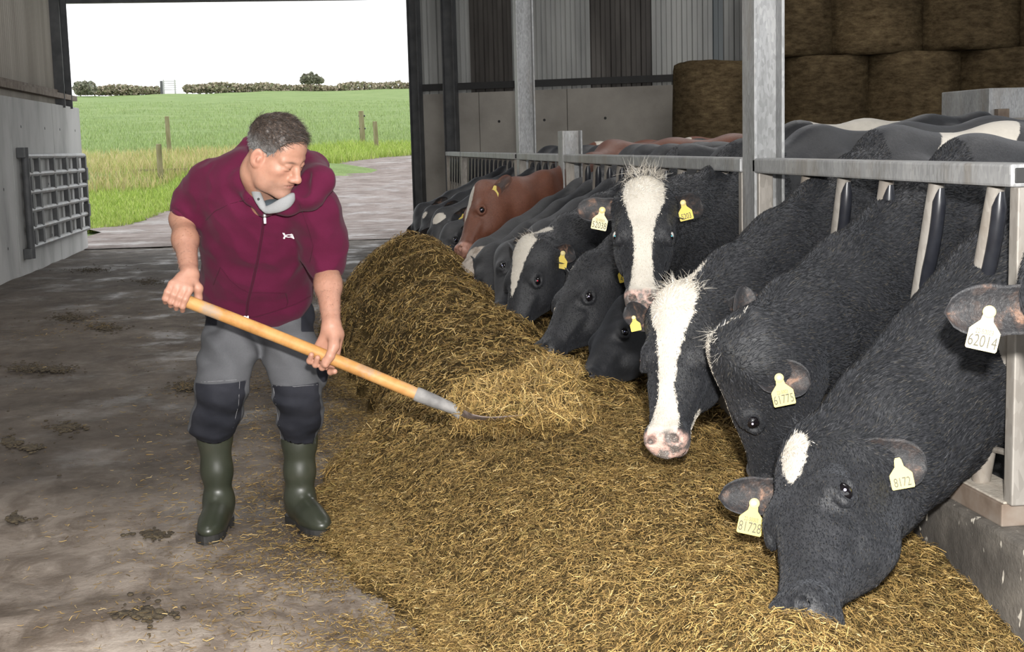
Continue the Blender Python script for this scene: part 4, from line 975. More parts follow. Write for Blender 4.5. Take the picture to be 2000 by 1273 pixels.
    if tuft:
        for (uc, vc, wr, cnt, Ln, cols, cu, sdd) in tuft:
            r = np.random.default_rng(sdd); a = r.uniform(0, 6.28, cnt); rr = np.sqrt(r.uniform(0, 1, cnt)); roots = np.array([hd(uc+.05*x*y2, vc-.012*x*x, wr*x*z2) for x, y2, z2 in zip(rr, np.sin(a), np.cos(a))])
            D = np.tile(V*.75+U*.35, (cnt, 1))+np.outer(rr*np.cos(a), Wv)*.45+np.outer(rr*np.sin(a), U)*.5-.1*U*(uc < .0)
            hair_tuft('forelock', root, roots, D, Ln*.52, .0015, cols, sdd, cu*1.6)
    return root, hd
# ---------------------------------------------------------------- the herd
def blaze(us, ws, wc=0.0, vl=-.10):
    def f(q, P, W, bd, bs): return np.minimum(np.interp(q[:, 0], us, ws)-np.abs(q[:, 2]-(np.interp(q[:, 0], us, wc) if not np.isscalar(wc) else wc)), (q[:, 1]-vl)*.8)
    return f
def both(*fs): return lambda *a: np.max([f(*a) for f in fs], 0)
def hblob(c, r):
    c = np.array(c); return lambda q, P, W, bd, bs: r-np.linalg.norm(q-c, axis=1)
def wblob(c, r):
    c = np.array(c, float); return lambda q, P, W, bd, bs: (1-np.linalg.norm((P-c)/np.array(r), axis=1))*min(r)
def band(off, wd, zl=.5):
    """white belt across the body at 'off' behind the withers"""
    return lambda q, P, W, bd, bs: np.minimum(wd-np.abs((P-W)@bd-off-1.0*(P[:, 2]-W[2])), P[:, 2]-zl)
TG = lambda sd, u, v, s, t, sm, m=None, b=True: (sd, u, v, s, t, sm, m or TAGY, b)

make_cow('near_star', 'black cow nearest the camera with a small white star, eating from the silage', (1592, 880), (1538, 1205), 3.32, (1622, 1014), -1, True, (-.82, -.46, .35), 1.13,
         (2.2, 3.80, 1.27), (1, .12), 'black', blaze([.0, .035, .07, .11, .155, .185], [-.02, .030, .040, .032, .014, -.02], -.004), .52,
         {1: dict(wax=(-.97, -.05, .06), wface=(.1, -1, .35), L=.175, W=.10, cup=.7), -1: dict(wax=(.80, -.30, -.12), wface=(-.45, -.8, .35), L=.15, W=.125, cup=.75)},
         [TG(1, .60, -.35, .062, '81728', '22-50003'), TG(-1, .55, -.1, .055, '8172', '', None, False)], .0075, 'lilac', coat=60000, rw=3000,
         tuft=[(-.005, .012, .062, 420, .05, BK, .25, 3)])
make_cow('edge_cow', 'black cow at the right edge of the photo, only its big tagged ear in view', (2078, 505), (2190, 800), 2.72, None, 1, True, (-.75, -.6, .35), 1.0,
         (2.45, 2.78, 1.30), (1, -.1), 'black', None, .44,
         {1: dict(wax=(-1, .05, .0), wface=(.05, -1, .18), L=.205, W=.125, cup=.6)}, [TG(1, .60, -.05, .064, '62014', '22-50003', TAGP)], .009, coat=16000)
make_cow('narrow_stripe', 'black cow with a thin white face stripe behind the star-faced cow, tag 61775', (1432, 672), (1476, 955), 3.72, (1459, 798), -1, False, (-1, -.30, .1), .98,
         (2.2, 4.50, 1.32), (1, .12), 'black', blaze([-.05, -.02, .03, .10, .20, .30, .36, .42], [.0, .028, .030, .022, .016, .014, .012, -.02], .006), .46,
         {1: dict(wax=(.12, .15, 1), wface=(.3, -1, .1), L=.165, W=.10, cup=.7), -1: dict(wax=(.80, -.35, -.15), wface=(-.45, -.85, .3), L=.15, W=.125, cup=.75)},
         [TG(1, .35, .35, .05, '', '', None, False), TG(-1, .42, .05, .060, '61775', '22-5003')], .0085, 'lilac', coat=55000,
         tuft=[(-.01, .01, .06, 300, .055, BK+WH[:1], .3, 4)])
make_cow('blaze_left', 'white-blazed black cow looking left with her nose on the silage, right of the shovel', (1334, 592), (1292, 868), 4.25, (1368, 706), -1, True, (-.62, -.75, .35), 1.0,
         (2.2, 5.20, 1.36), (1, .12), 'pink', both(blaze([-.06, -.03, .03, .08, .14, .22, .32, .40, .46, .50], [.05, .075, .080, .072, .050, .034, .026, .034, .050, .045], [.02, .02, .012, .008, .006, .006, .006, .0, 0, 0], -.11), hblob((.40, -.16, -.02), .075), band(.36, .15, .5)), .478,
         {1: dict(wax=(-.45, .6, .30), wface=(-.4, -1, .1), L=.15, W=.09, cup=.7), -1: dict(wax=(.88, .18, .30), wface=(.1, -1, .35), L=.19, W=.11, cup=.55)},
         [TG(1, .5, -.2, .034, '', '', None, True), TG(-1, .68, -.1, .048, '', '', None, True)], .0085, 'pink', coat=55000,
         tuft=[(-.01, .012, .085, 420, .06, WH, .3, 5), (.06, .012, .06, 200, .03, WH, .3, 6)])
make_cow('blaze_front', 'white-blazed black cow staring straight at the camera, tag 52038', (1258, 378), (1254, 590), 5.4, (1311, 461), -1, True, (-.1, -1, .35), 1.0,
         (2.35, 6.45, 1.38), (1, .2), 'pink', blaze([-.07, -.03, .03, .08, .13, .20, .30, .40, .47, .50], [.06, .075, .082, .078, .060, .042, .034, .040, .052, .045], 0.0, -.12), .468,
         {1: dict(wax=(-.98, .15, .05), wface=(.05, -1, .30), L=.175, W=.115, cup=.65), -1: dict(wax=(.95, .25, .10), wface=(-.1, -1, .25), L=.165, W=.125, cup=.75)},
         [TG(1, .42, -.12, .062, '52038', '22-50003', TAGP), TG(-1, .35, -.25, .055, '5203', '')], .0085, 'aqua', coat=40000, nctrl=(1.45, 5.95, 1.05),
         tuft=[(-.03, .015, .075, 420, .085, WH, .3, 7), (.04, .012, .07, 260, .035, WH, .3, 8)], whites=True)
make_cow('profile_black', 'all-black cow in profile with pale eyeshine, her nose on the silage, tag 4155', (1158, 522), (1050, 688), 6.4, (1127, 592), -1, True, (-.8, -.35, .6), 1.08,
         (2.2, 7.08, 1.32), (1, .15), 'black', both(hblob((.06, -.0, .02), .022), hblob((.28, -.02, .05), .012)), .50,
         {-1: dict(wax=(.82, .1, .42), wface=(.2, -1, .4), L=.17, W=.09, cup=.6), 1: dict(wax=(-.2, .8, .3), L=.15)}, [TG(-1, .45, -.3, .06, '4155', '')], .009, 'lilac', coat=22000)
make_cow('under_chin', 'black cow with lowered head tucked under the profile cow, muzzle in the silage', (1222, 610), (1130, 742), 6.25, None, -1, True, (-.8, -.3, .6), 1.0,
         (2.3, 7.68, 1.29), (1, .1), 'black', None, .50, {-1: dict(wax=(.8, .3, -.3), L=.16)}, (), .012)
make_cow('blaze_profile', 'white-blazed black cow with a red shining eye, fifth head from the right', (1040, 482), (985, 658), 7.05, (1046, 557), -1, True, (-.75, -.55, .5), 1.0,
         (2.2, 8.28, 1.30), (1, .1), 'black', both(blaze([-.04, -.01, .05, .12, .20, .28, .35], [.04, .075, .066, .046, .032, .016, -.02], .008, -.12), hblob((.47, -.055, -.015), .055)), .49,
         {-1: dict(wax=(.85, .35, .12), wface=(-.1, -1, .25), L=.17, W=.125, cup=.8), 1: dict(wax=(-.3, .7, .5), L=.15)}, [TG(-1, .45, -.05, .062, '', '')], .009, 'red', coat=18000,
         tuft=[(-.01, .01, .07, 240, .05, WH+BK[:1], .3, 9)])
make_cow('dark_face_front', 'black cow with lowered face and a blue shining eye, beside the cow with red eyeshine', (992, 500), (962, 622), 7.7, (970, 543), -1, True, (-.4, -1, .4), 1.0,
         (2.25, 8.90, 1.30), (1, .1), 'black', None, .48, {-1: dict(wax=(.8, .3, .45), wface=(-.1, -1, .2), L=.16)}, (), .012, 'blue')
make_cow('dark_face_rear', 'black cow with her face lowered just left of the cow with blue eyeshine, under the red jaw', (966, 496), (956, 612), 8.4, (934, 514), 1, True, (-.25, -1, .3), .98,
         (2.25, 9.50, 1.30), (1, .1), 'black', hblob((.30, -.1, .07), .05), .50, {1: dict(wax=(-.3, .9, .2), L=.12)}, (), .013, 'lilac', rw=200)
make_cow('dirty_white', 'dirty white-nosed cow with muzzle in the silage below the red cow', (944, 488), (896, 560), 8.95, None, -1, True, (-.8, -.7, .5), 1.0,
         (2.3, 10.1, 1.30), (1, .1), 'pale', lambda q, P, W, bd, bs: (q[:, 0]-.10)*.5, .60, {}, (), .013)
make_cow('red_cow', 'red-brown cow with white blaze holding her head up, in profile', (946, 370), (892, 492), 9.6, (938, 420), -1, True, (-.8, -.15, .6), 1.02,
         (2.25, 10.72, 1.34), (1, .1), 'red', both(blaze([-.0, .04, .10, .18, .26, .33], [-.01, .028, .034, .028, .016, -.02], .012, -.07), hblob((.42, -.015, .055), .045)), .455,
         {-1: dict(wax=(.72, .12, .70), wface=(-.1, -1, .2), L=.18, W=.10, cup=.6), 1: dict(wax=(.3, .6, .6), L=.16)}, [TG(-1, .25, -.5, .068, '', '', None, False)], .010, 'lilac', nctrl=(1.65, 9.75, 1.05))
make_cow('black_nose', 'black cow with a white nose tip eating just left of the dirty white muzzle', (884, 452), (848, 530), 10.2, (868, 482), -1, True, (-.8, -.5, .4), 1.0,
         (2.3, 11.40, 1.30), (1, .1), 'black', hblob((.52, -.04, .0), .05), .53, {}, (), .014, 'blue')
make_cow('tagged_far', 'far black cow with brown and white face patches and a tagged ear', (866, 422), (842, 495), 11.1, None, -1, True, (-.7, -.7, .4), 1.0,
         (2.3, 12.05, 1.30), (1, .1), 'black', both(hblob((.12, .0, -.02), .06), hblob((.2, -.1, -.09), .05)), .5, {}, [TG(-1, .5, 0, .06, '', '', None, False)], .015)
make_cow('far_middle', 'far black cow second from the far end of the row', (844, 418), (826, 488), 11.8, None, -1, True, (-.8, -.5, .4), 1.0,
         (2.3, 13.30, 1.30), (1, .1), 'black', hblob((.08, 0, 0), .04), .5, {}, (), .016)
make_cow('far_end', 'farthest black cow at the open end of the shed, a blue glint in her eye', (826, 412), (812, 474), 12.5, (817, 447), -1, True, (-.8, -.5, .4), 1.0,
         (2.3, 14.05, 1.30), (1, .1), 'black', None, .5, {}, (), .016, 'blue')
# cows standing behind the row
def back_cow(nm, label, x, Y, bdir, patch, mat='black', h=1.36, s=1.0):
    p = PY(x, 270, Y); bd = nrm(np.array([bdir[0], bdir[1], 0])); W = np.array([p[0], Y, h]); O = W-bd*.72+np.array([0, 0, -.42]); a = pix(O); b = pix(O-bd*.30+np.array([0, 0, -.42]))
    root, _ = make_cow(nm, label, tuple(a), tuple(b), O[1], None, 1, bool((O-bd*.30)[1] < O[1]), tuple(-bd+np.array([0, 0, .7])), s, W, tuple(bd), mat, patch, .48, {}, (), .024); root['group'] = 'cows standing behind the row'
back_cow('white_back', 'cow standing behind the row with a white back, in front of the bales', 1560, 9.6, (1, .05), lambda q, P, W, bd, bs: np.minimum(P[:, 2]-1.18, .34-np.abs((P-W)@bd-.42)), h=1.44)
back_cow('brown_back', 'brown and white cow standing behind the row near the far wall', 1170, 13.6, (1, .1), lambda q, P, W, bd, bs: .10-np.abs(np.abs((P-W)@bd-.45)-.40), 'red', 1.33)
# ================================================================ the man
def on_surf(f, x, y, y0, y1, off=0.0):
    """first hit of the sight line with an implicit surface between two depths"""
    a, b = PY(x, y, y0), PY(x, y, y1); ts = np.linspace(0, 1, 400); P = a+(b-a)*ts[:, None]; d = f(P); i = np.nonzero(d < off)[0]
    return P[i[0]] if len(i) else (P[np.argmin(d)])
def surf_n(f, p, e=.006):
    g = np.array([f(np.array([p+np.eye(3)[k]*e]))[0]-f(np.array([p-np.eye(3)[k]*e]))[0] for k in range(3)]); return nrm(g)
man = empty('person', PZ(505, 1045, 0), 'person in a maroon zip hoodie, grey work trousers and green wellingtons, bending to shovel silage', 'person')

# shovel line ----------------------------------------------------------------
SH0, SH1 = PY(330, 574.5, 4.50), PY(905, 806, 4.34)
hx = nrm(SH1-SH0)
def on_shaft(x): 
    t = (x-330)/(905-330); return PY(x, 574.5+(806-574.5)*t, 4.50+(4.34-4.50)*t)
HR_, HL_ = on_shaft(347), on_shaft(631); RS = .0205
hc = nrm(np.array([0, -1.0, .12])-hx*(np.array([0, -1.0, .12])@hx)); hp = nrm(np.cross(hx, hc)); hp = hp if hp[2] > 0 else -hp

# head frame ------------------------------------------------------------------
HC = PY(540, 301, 4.45); ya = math.radians(54); pt = math.radians(30)
fh = np.array([math.sin(ya), -math.cos(ya), 0]); Zv = np.array([0, 0, 1.0])
hf_ = fh*math.cos(pt)-Zv*math.sin(pt); hu_ = Zv*math.cos(pt)+fh*math.sin(pt); hl_ = np.cross(hu_, hf_)   # forward, up, the man's left
rl = math.radians(4); hu_, hl_ = hu_*math.cos(rl)-hl_*math.sin(rl), hl_*math.cos(rl)+hu_*math.sin(rl)
HS = .955; HM = np.stack([hl_, hf_, hu_]); hp_ = lambda x, y, z: HC+HS*(hl_*x+hf_*y+hu_*z)
skin = SDF(); he = lambda c, r, k, mode='u': skin.ell(hp_(*c), np.array(r)*HS, HM, k, mode)
NB = PY(522, 398, 4.62)
skin.chain([hp_(0, -.030, -.03), hp_(0, -.035, -.09), NB], [.058, .058, .062], .03)
skin.cone(hp_(-.052, -.02, -.03), NB+np.array([-.02, -.05, -.01]), .020, .016, .03)
he((0, -.018, .036), (.074, .094, .083), .02); he((0, .024, -.030), (.060, .064, .082), .03); he((0, .046, .046), (.060, .042, .048), .03)
for sd in (1, -1):
    skin.chain([hp_(.054*sd, -.012, -.050), hp_(.046*sd, .022, -.088), hp_(.016*sd, .066, -.106)], [.018*HS, .018*HS, .017*HS], .03)
    he((.046*sd, .052, -.020), (.021, .026, .017), .025); skin.cone(hp_(.010*sd, .086, .020), hp_(.048*sd, .068, .017), .010*HS, .010*HS, .014)
    he((.050*sd, .03, -.055), (.016, .03, .03), .03)
he((0, .082, -.106), (.022, .017, .017), .018); he((0, .066, -.062), (.036, .026, .030), .025)
for sd in (1, -1): he((.031*sd, .098, -.002), (.021, .018, .0125), .014, 's')
for sd in (1, -1):
    he((.031*sd, .0765, -.001), (.0150, .0135, .0125), .006)
    he((.031*sd, .0800, .0065), (.0165, .0110, .0060), .006)
    he((.031*sd, .0785, -.0085), (.0150, .0090, .0045), .008)
skin.chain([hp_(0, .086, .014), hp_(0, .097, -.010), hp_(0, .109, -.032)], [.0085*HS, .0090*HS, .0120*HS], .014)
he((0, .112, -.037), (.0130, .0125, .0105), .010)
for sd in (1, -1): he((.0150*sd, .099, -.041), (.0090, .0115, .0085), .010); he((.008*sd, .106, -.0505), (.0042, .006, .004), .003, 's')
he((0, .0865, -.0620), (.025, .0095, .0055), .008); he((0, .0850, -.0730), (.022, .0095, .0060), .008)
he((0, .0975, -.0675), (.027, .014, .0018), .004, 's')
for sd in (1, -1):
    eR = np.stack([nrm(hl_*sd*.86+hf_*.5), nrm(hf_*.86-hl_*sd*.5), hu_])
    skin.ell(hp_(.083*sd, -.010, -.012), np.array([.0085, .021, .034])*HS, eR, .008); skin.ell(hp_(.092*sd, -.003, -.008), np.array([.0085, .0115, .021])*HS, eR, .005, 's'); skin.ell(hp_(.0855*sd, -.001, -.014), np.array([.006, .006, .010])*HS, eR, .006)
    skin.ell(hp_(.081*sd, -.004, -.032), np.array([.007, .009, .010])*HS, eR, .006)
# arms -------------------------------------------------------------------------
SR, ER = PY(415, 374, 4.74), PY(357, 428, 4.80); WR = HR_+hp*.080+hc*-.020+hx*.004
SL_, EL = PY(606, 398, 4.60), PY(637, 508, 4.66); WL = HL_+hp*.098-hc*.014-hx*.012
skin.chain([SR, ER], [.046, .041], .03); skin.chain([ER, ER*.62+WR*.38, WR], [.040, .0395, .0270], .03)
skin.chain([SL_, EL], [.046, .042], .03); skin.chain([EL, EL*.62+WL*.38, WL], [.042, .041, .0280], .03)
pel, chs = PY(500, 590, 5.0), PY(515, 420, 4.76)
skin.eloop([pel, chs, NB+np.array([0, .05, -.03])], [.15, .15, .10], [.10, .10, .07], SL_-SR, .06); skin.cone(SR, SL_, .04, .04, .05)
# right hand: over the shaft, fingers in front
def finger(C, s0, path, rs):
    pts = [C+hx*(s0+q[2] if len(q) > 2 else s0)+hp*q[0]+hc*q[1] for q in path]; skin.chain(pts, rs, .006); return pts
C = HR_; nails = []; FS = .92
skin.chain([WR, C+hp*.060-hc*.004], [.027, .025], .02)
for i, (s0, q) in enumerate(((.031, 1.0), (.0105, 1.06), (-.0100, 1.0), (-.0295, .86))):
    m = C+hx*s0*.95+hp*.040*q+hc*.022; skin.cone(C+hp*.060+hx*s0*.55-hc*.004, m, .0150, .0115, .018)
    t = finger(C, s0, [(.040*q, .022), (.006, .0345+.004*(q-1)), (-.019*q, .028), (-.0315*q, .006)], [.0112, .0103, .0094, .0082]); nails.append(t[-1])
skin.chain([C+hp*.068+hx*.016-hc*.008, C+hx*.046+hp*.052-hc*.014, C+hx*.056+hp*.022-hc*.027, C+hx*.050-hp*.008-hc*.031], [.019, .0145, .0120, .0100], .010)
# left hand: under the shaft, finger tips coming up in front, thumb laid over it
C = HL_
skin.chain([WL, C+hp*.080-hc*.014], [.0275, .026], .02)
for i, (s0, q) in enumerate(((.036, 1.0), (.0125, 1.0), (-.0110, .98), (-.0325, .86))):
    m = C+hx*s0-hc*.031+hp*.012; skin.cone(C+hp*.080+hx*s0*.5-hc*.014, m, .018, .0125, .02)
    pth = [(.012, -.031), (-.030, -.020), (-.034*q, .014), (-.010*q, .0315)] if i else [(.012, -.031), (-.031, -.018), (-.037, .012, .006), (-.030, .030, .020)]
    finger(C, s0, pth, [.0118, .0110, .0098, .0086])
skin.chain([C+hp*.078+hx*.006+hc*.002, C+hp*.044+hx*.022+hc*.026, C+hp*.010+hx*.024+hc*.0345, C-hp*.020+hx*.021+hc*.0335], [.021, .0165, .0130, .0108], .012)
# meshes: fine at the face and the hands, coarser along the arms
bxs = [(HC-np.array([.16, .16, .17]), HC+np.array([.16, .16, .17]), .0034), (HR_-np.array([.10, .09, .085]), HR_+np.array([.10, .09, .145]), .0031), (HL_-np.array([.10, .09, .085]), HL_+np.array([.10, .09, .145]), .0031)]
inb = lambda Cn, lo, hi, m: ((Cn > lo-m) & (Cn < hi+m)).all(1)
VV = []; FF = []; nn_ = 0
def addm(v, f): global nn_; VV.append(v); FF.append(f+nn_); nn_ += len(v)
for lo, hi, vx in bxs: addm(*skin.mesh(vx, lo-.02, hi+.02, cut=lambda Cn: inb(Cn, lo, hi, 0)))
addm(*skin.mesh(.0075, cut=lambda Cn: ~(inb(Cn, bxs[0][0], bxs[0][1], -.004) | inb(Cn, bxs[1][0], bxs[1][1], -.004) | inb(Cn, bxs[2][0], bxs[2][1], -.004))))
BV, BF = np.concatenate(VV), np.concatenate(FF)
q = (BV-HC)@HM.T/HS; inhead = np.linalg.norm(q, axis=1) < .2
base = np.tile(np.array([.40, .215, .150]), (len(BV), 1)); arm = ~inhead; base[arm] = [.36, .190, .130]
def paint(mask, c): 
    m = np.clip(mask, 0, 1)[:, None]; base[:] = base*(1-m)+np.array(c)*m
paint(inhead*np.exp(-((q[:, 0]/.020)**2+((q[:, 1]-.1)/.02)**2+((q[:, 2]+.0685)/.0068)**2))*1.1, (.34, .13, .10))
paint(inhead*np.exp(-((q[:, 0]/.02)**2+((q[:, 1]-.112)/.02)**2+((q[:, 2]+.036)/.018)**2))*.45, (.42, .19, .14))
paint(inhead*(np.exp(-(((np.abs(q[:, 0])-.046)/.022)**2+((q[:, 1]-.055)/.03)**2+((q[:, 2]+.022)/.02)**2))*.4), (.42, .19, .145))
paint(inhead*(np.exp(-(((np.abs(q[:, 0])-.085)/.012)**2+((q[:, 2]+.005)/.04)**2))*.5*(q[:, 1] < .03)), (.42, .185, .135))
st = sstep(-.045, -.075, q[:, 2]+.015*fbm(q, 40, 2, 3))*sstep(.115, .06, np.abs(q[:, 0])*1.2)*inhead*(q[:, 1] > .0)*(.75+.25*vnoise(BV, 500, 9)); paint(st*.42, (.18, .135, .115))
paint(inhead*np.exp(-(((np.abs(q[:, 0])-.031)/.019)**2+((q[:, 2]-.0195+.10*np.abs(np.abs(q[:, 0])-.031))/.0042)**2))*(q[:, 1] > .06)*.85, (.10, .07, .055))
paint(inhead*np.exp(-(((np.abs(q[:, 0])-.031)/.0135)**2+((q[:, 2]+.0025)/.0020)**2))*(q[:, 1] > .065)*.8, (.13, .08, .06))
dW = np.minimum(np.linalg.norm(BV-WR, axis=1), np.linalg.norm(BV-WL, axis=1)); hands = arm & (dW < .17); paint(hands*.7, (.40, .215, .155))
me = np_mesh('body', BV, BF); set_col(me, 'col', base)
t = NT('skin'); a = t.attr('col').outputs['Color']; c = t.mix(.35, a, t.ramp(t.noise(60, 4, .65), [(.3, (.72, .62, .58)), (.7, (1.1, 1.08, 1.05))]), 'MULTIPLY')
t.set(Base_Color=c, Roughness=.5, Specular_IOR_Level=.4, Subsurface_Weight=.12, Subsurface_Scale=.01, Subsurface_Radius=(1.0, .35, .2)); t.bump(t.noise(220, 4, .6), .12, .002); SKIN = t.m
body = obj('body', me, SKIN, man)
for sd in (1, -1):
    mb = MB(); mb.ball(hp_(.031*sd, .0785, -.0030), .0122*HS, 10); mb.build('eye', EYE, man, smooth=True)
# hair on the forearms
r = np.random.default_rng(11); roots = []; dirs = []
for (a, b) in ((ER, WR), (EL, WL)):
    ax = nrm(b-a); u1 = nrm(np.cross(ax, [0, 1, .2])); u2 = np.cross(ax, u1)
    for k in range(700):
        tt = r.uniform(.12, .92); an = r.uniform(0, 6.28); rd = u1*math.cos(an)+u2*math.sin(an); p = a+(b-a)*tt+rd*.075
        for _ in range(14): p = p-rd*max(0, skin(np.array([p]))[0])*.9
        roots.append(p); dirs.append(ax*.9+rd*.35+np.cross(ax, rd)*.4)
hair_tuft('arm_hair', man, np.array(roots), np.array(dirs), .014, .0006, [(.16, .09, .06), (.22, .13, .09)], 12, .2)

# hair --------------------------------------------------------------------------
hair = SDF(); c0 = hp_(0, -.018, .036)
def hair_fn(P):
    q = (P-HC)@HM.T/HS; r_ = np.array([.074, .094, .083]); qq = q-np.array([0, -.018, .036]); topk = sstep(.01, .07, q[:, 2])
    th = .0035+.0125*topk*sstep(-.12, .03, q[:, 1]-.0)*.8+.004*topk
    th = th+(.0032*fbm(q, 55, 3, 2)+.0015*fbm(q, 140, 2, 4))*(.35+.65*topk)
    k0 = np.sqrt(((qq/(r_+th[:, None]))**2).sum(1)); k1 = np.sqrt(((qq/(r_+th[:, None])**2)**2).sum(1)); d = k0*(k0-1)/np.maximum(k1, 1e-9)
    zl = np.interp(q[:, 1], [-.12, -.09, -.05, -.022, -.012, .012, .020, .030, .045, .062, .085, .12], [-.075, -.066, -.046, -.035, .010, .012, -.018, .002, .052, .076, .098, .11])+.004*fbm(q, 60, 2, 7)
    zl = np.where(np.abs(q[:, 0]) < .03, np.interp(q[:, 1], [-.12, -.09, .03, .055, .085, .12], [-.075, -.066, .03, .078, .092, .10]), zl)
    return np.maximum(d, (zl-q[:, 2])*.8)*HS
hair.put(hair_fn, HC-.16, HC+.16, .001)
V, F = hair.mesh(.0034); q = (V-HC)@HM.T/HS
def hair_cols(q, n, r):
    top = sstep(.02, .065, q[:, 2]+.012*fbm(q, 30, 2, 5)); dk = np.array([.040, .032, .028]); br = np.array([.085, .060, .046]); gr = np.array([.23, .225, .22]); k = (r.uniform(0, 1, n) < .3)[:, None]
    g2 = np.where((r.uniform(0, 1, n) < .45)[:, None], gr, gr*.45)
    return np.where(k, br, dk)*top[:, None]+g2*(1-top)[:, None]
me = np_mesh('hair', V, F); set_col(me, 'col', hair_cols(q, len(V), np.random.default_rng(2)))
ho = obj('hair', me, HAIRM, man)
r = np.random.default_rng(13); fi = r.integers(0, len(F), 9000); P = V[F[fi]].mean(1)+r.normal(0, .0012, (9000, 3)); qh = (P-HC)@HM.T/HS; nrm_ = (qh-np.array([0, -.018, .02])); nrm_ /= np.linalg.norm(nrm_, axis=1)[:, None]
D = nrm_@HM*.55+hf_*(.75*sstep(.0, .06, qh[:, 2]))[:, None]-hu_*(.55*(1-sstep(.0, .06, qh[:, 2])))[:, None]-hf_*(.35*(1-sstep(.0, .06, qh[:, 2])))[:, None]
ks = 4; L = (.007+.016*sstep(.02, .07, qh[:, 2]))*r.uniform(.6, 1.2, 9000); n = 9000
D = D+np.stack([vnoise(P, 45, k) for k in (1, 2, 3)], -1)*.45; D /= np.linalg.norm(D, axis=1)[:, None]; sd_ = np.cross(D, r.normal(0, 1, (n, 3))); sd_ /= np.linalg.norm(sd_, axis=1)[:, None]; bb = r.normal(0, .3, (n, 3)); HVt = []
for k in range(ks): u = k/(ks-1); cc = P+D*(L*u)[:, None]+bb*(L*u*u)[:, None]-nrm_@HM*(L*u*u*.35)[:, None]; HVt += [cc-sd_*.0006*(1-.7*u), cc+sd_*.0006*(1-.7*u)]
HVt = np.stack(HVt, 1).reshape(-1, 3); oo = (np.arange(n)*8)[:, None, None]; HFt = (oo+np.array([[2*k, 2*k+1, 2*k+3, 2*k+2] for k in range(3)])[None]).reshape(-1, 4)
me = np_mesh('strands', HVt, HFt); set_col(me, 'col', np.repeat(hair_cols(qh, n, r), 8, 0)); obj('strands', me, HAIRM, ho)['kind'] = 'stuff'

# hoodie ---------------------------------------------------------------------------
top = SDF(); sdv = nrm(SL_-SR+np.array([0, .06, 0]))
tc = [PY(500, 604, 4.99), PY(500, 560, 4.93), PY(502, 500, 4.85), PY(508, 440, 4.76), PY(514, 390, 4.69), PY(520, 352, 4.66)]
top.eloop(tc, [.182, .190, .184, .178, .168, .115], [.118, .138, .140, .136, .118, .080], sdv, .05)
top.chain([PY(460, 352, 4.68), PY(408, 366, 4.75), PY(380, 392, 4.79), PY(371, 410, 4.79)], [.085, .074, .060, .050], .05)
top.chain([PY(582, 372, 4.60), PY(616, 410, 4.58), PY(634, 465, 4.62), PY(636, 500, 4.65), PY(632, 526, 4.63)], [.088, .072, .060, .053, .049], .05)
top.cone(PY(486, 340, 4.70), PY(580, 352, 4.63), .068, .068, .06)
# rolled cuffs
def ringpts(c, ax, r, n=14):
    ax = nrm(ax); u = nrm(np.cross(ax, [0.3, 1, .2])); v = np.cross(ax, u); return [c+u*r*math.cos(2*math.pi*k/n)+v*r*math.sin(2*math.pi*k/n) for k in range(n+1)]
cR, aR = PY(370, 408, 4.79), PY(371, 410, 4.79)-PY(385, 380, 4.79); cL, aL = PY(634, 520, 4.64), PY(632, 526, 4.63)-PY(636, 490, 4.65)
top.chain(ringpts(cR, aR, .041), [.0165]*15, .008); top.chain(ringpts(cL, aL, .041), [.0155]*15, .008)
top.chain(ringpts(PY(635, 497, 4.65), aL, .045), [.016]*15, .010); top.chain(ringpts(PY(376, 393, 4.79), aR, .047), [.015]*15, .010)
for cc_, ax_, r1_ in ((PY(635, 508, 4.645), aL, .0475), (PY(371, 412, 4.79), aR, .046)): CUFFS = globals().setdefault('CUFFS', []); CUFFS.append((cc_, ax_, r1_))
# hood lying round the neck
hood = [(497, 296, 4.74), (474, 318, 4.66), (479, 352, 4.58), (497, 384, 4.53), (517, 410, 4.525), (560, 401, 4.475), (602, 380, 4.44), (622, 352, 4.47), (608, 328, 4.60), (560, 305, 4.74), (497, 296, 4.74)]
top.chain([PY(*h) for h in hood], [.045, .036, .028, .022, .012, .022, .032, .042, .045, .05, .045], .03)
top.chain([PY(560, 330, 4.80), PY(545, 395, 4.90)], [.085, .06], .06)
# neck opening
top.chain([hp_(0, -.02, .02), hp_(0, -.02, -.09), PY(530, 372, 4.56), PY(532, 392, 4.50)], [.070, .068, .050, .030], .012, 's')
top.chain([PY(521, 398, 4.46), PY(534, 380, 4.46)], [.014, .04], .012, 's')
top.chain([PY(491, 322, 4.52), PY(496, 352, 4.48), PY(505, 380, 4.45), PY(518, 404, 4.42)], [.020, .021, .019, .012], .008, 's')
top.chain([PY(590, 345, 4.44), PY(588, 368, 4.40), PY(560, 388, 4.39), PY(535, 404, 4.40)], [.030, .027, .019, .010], .010, 's')
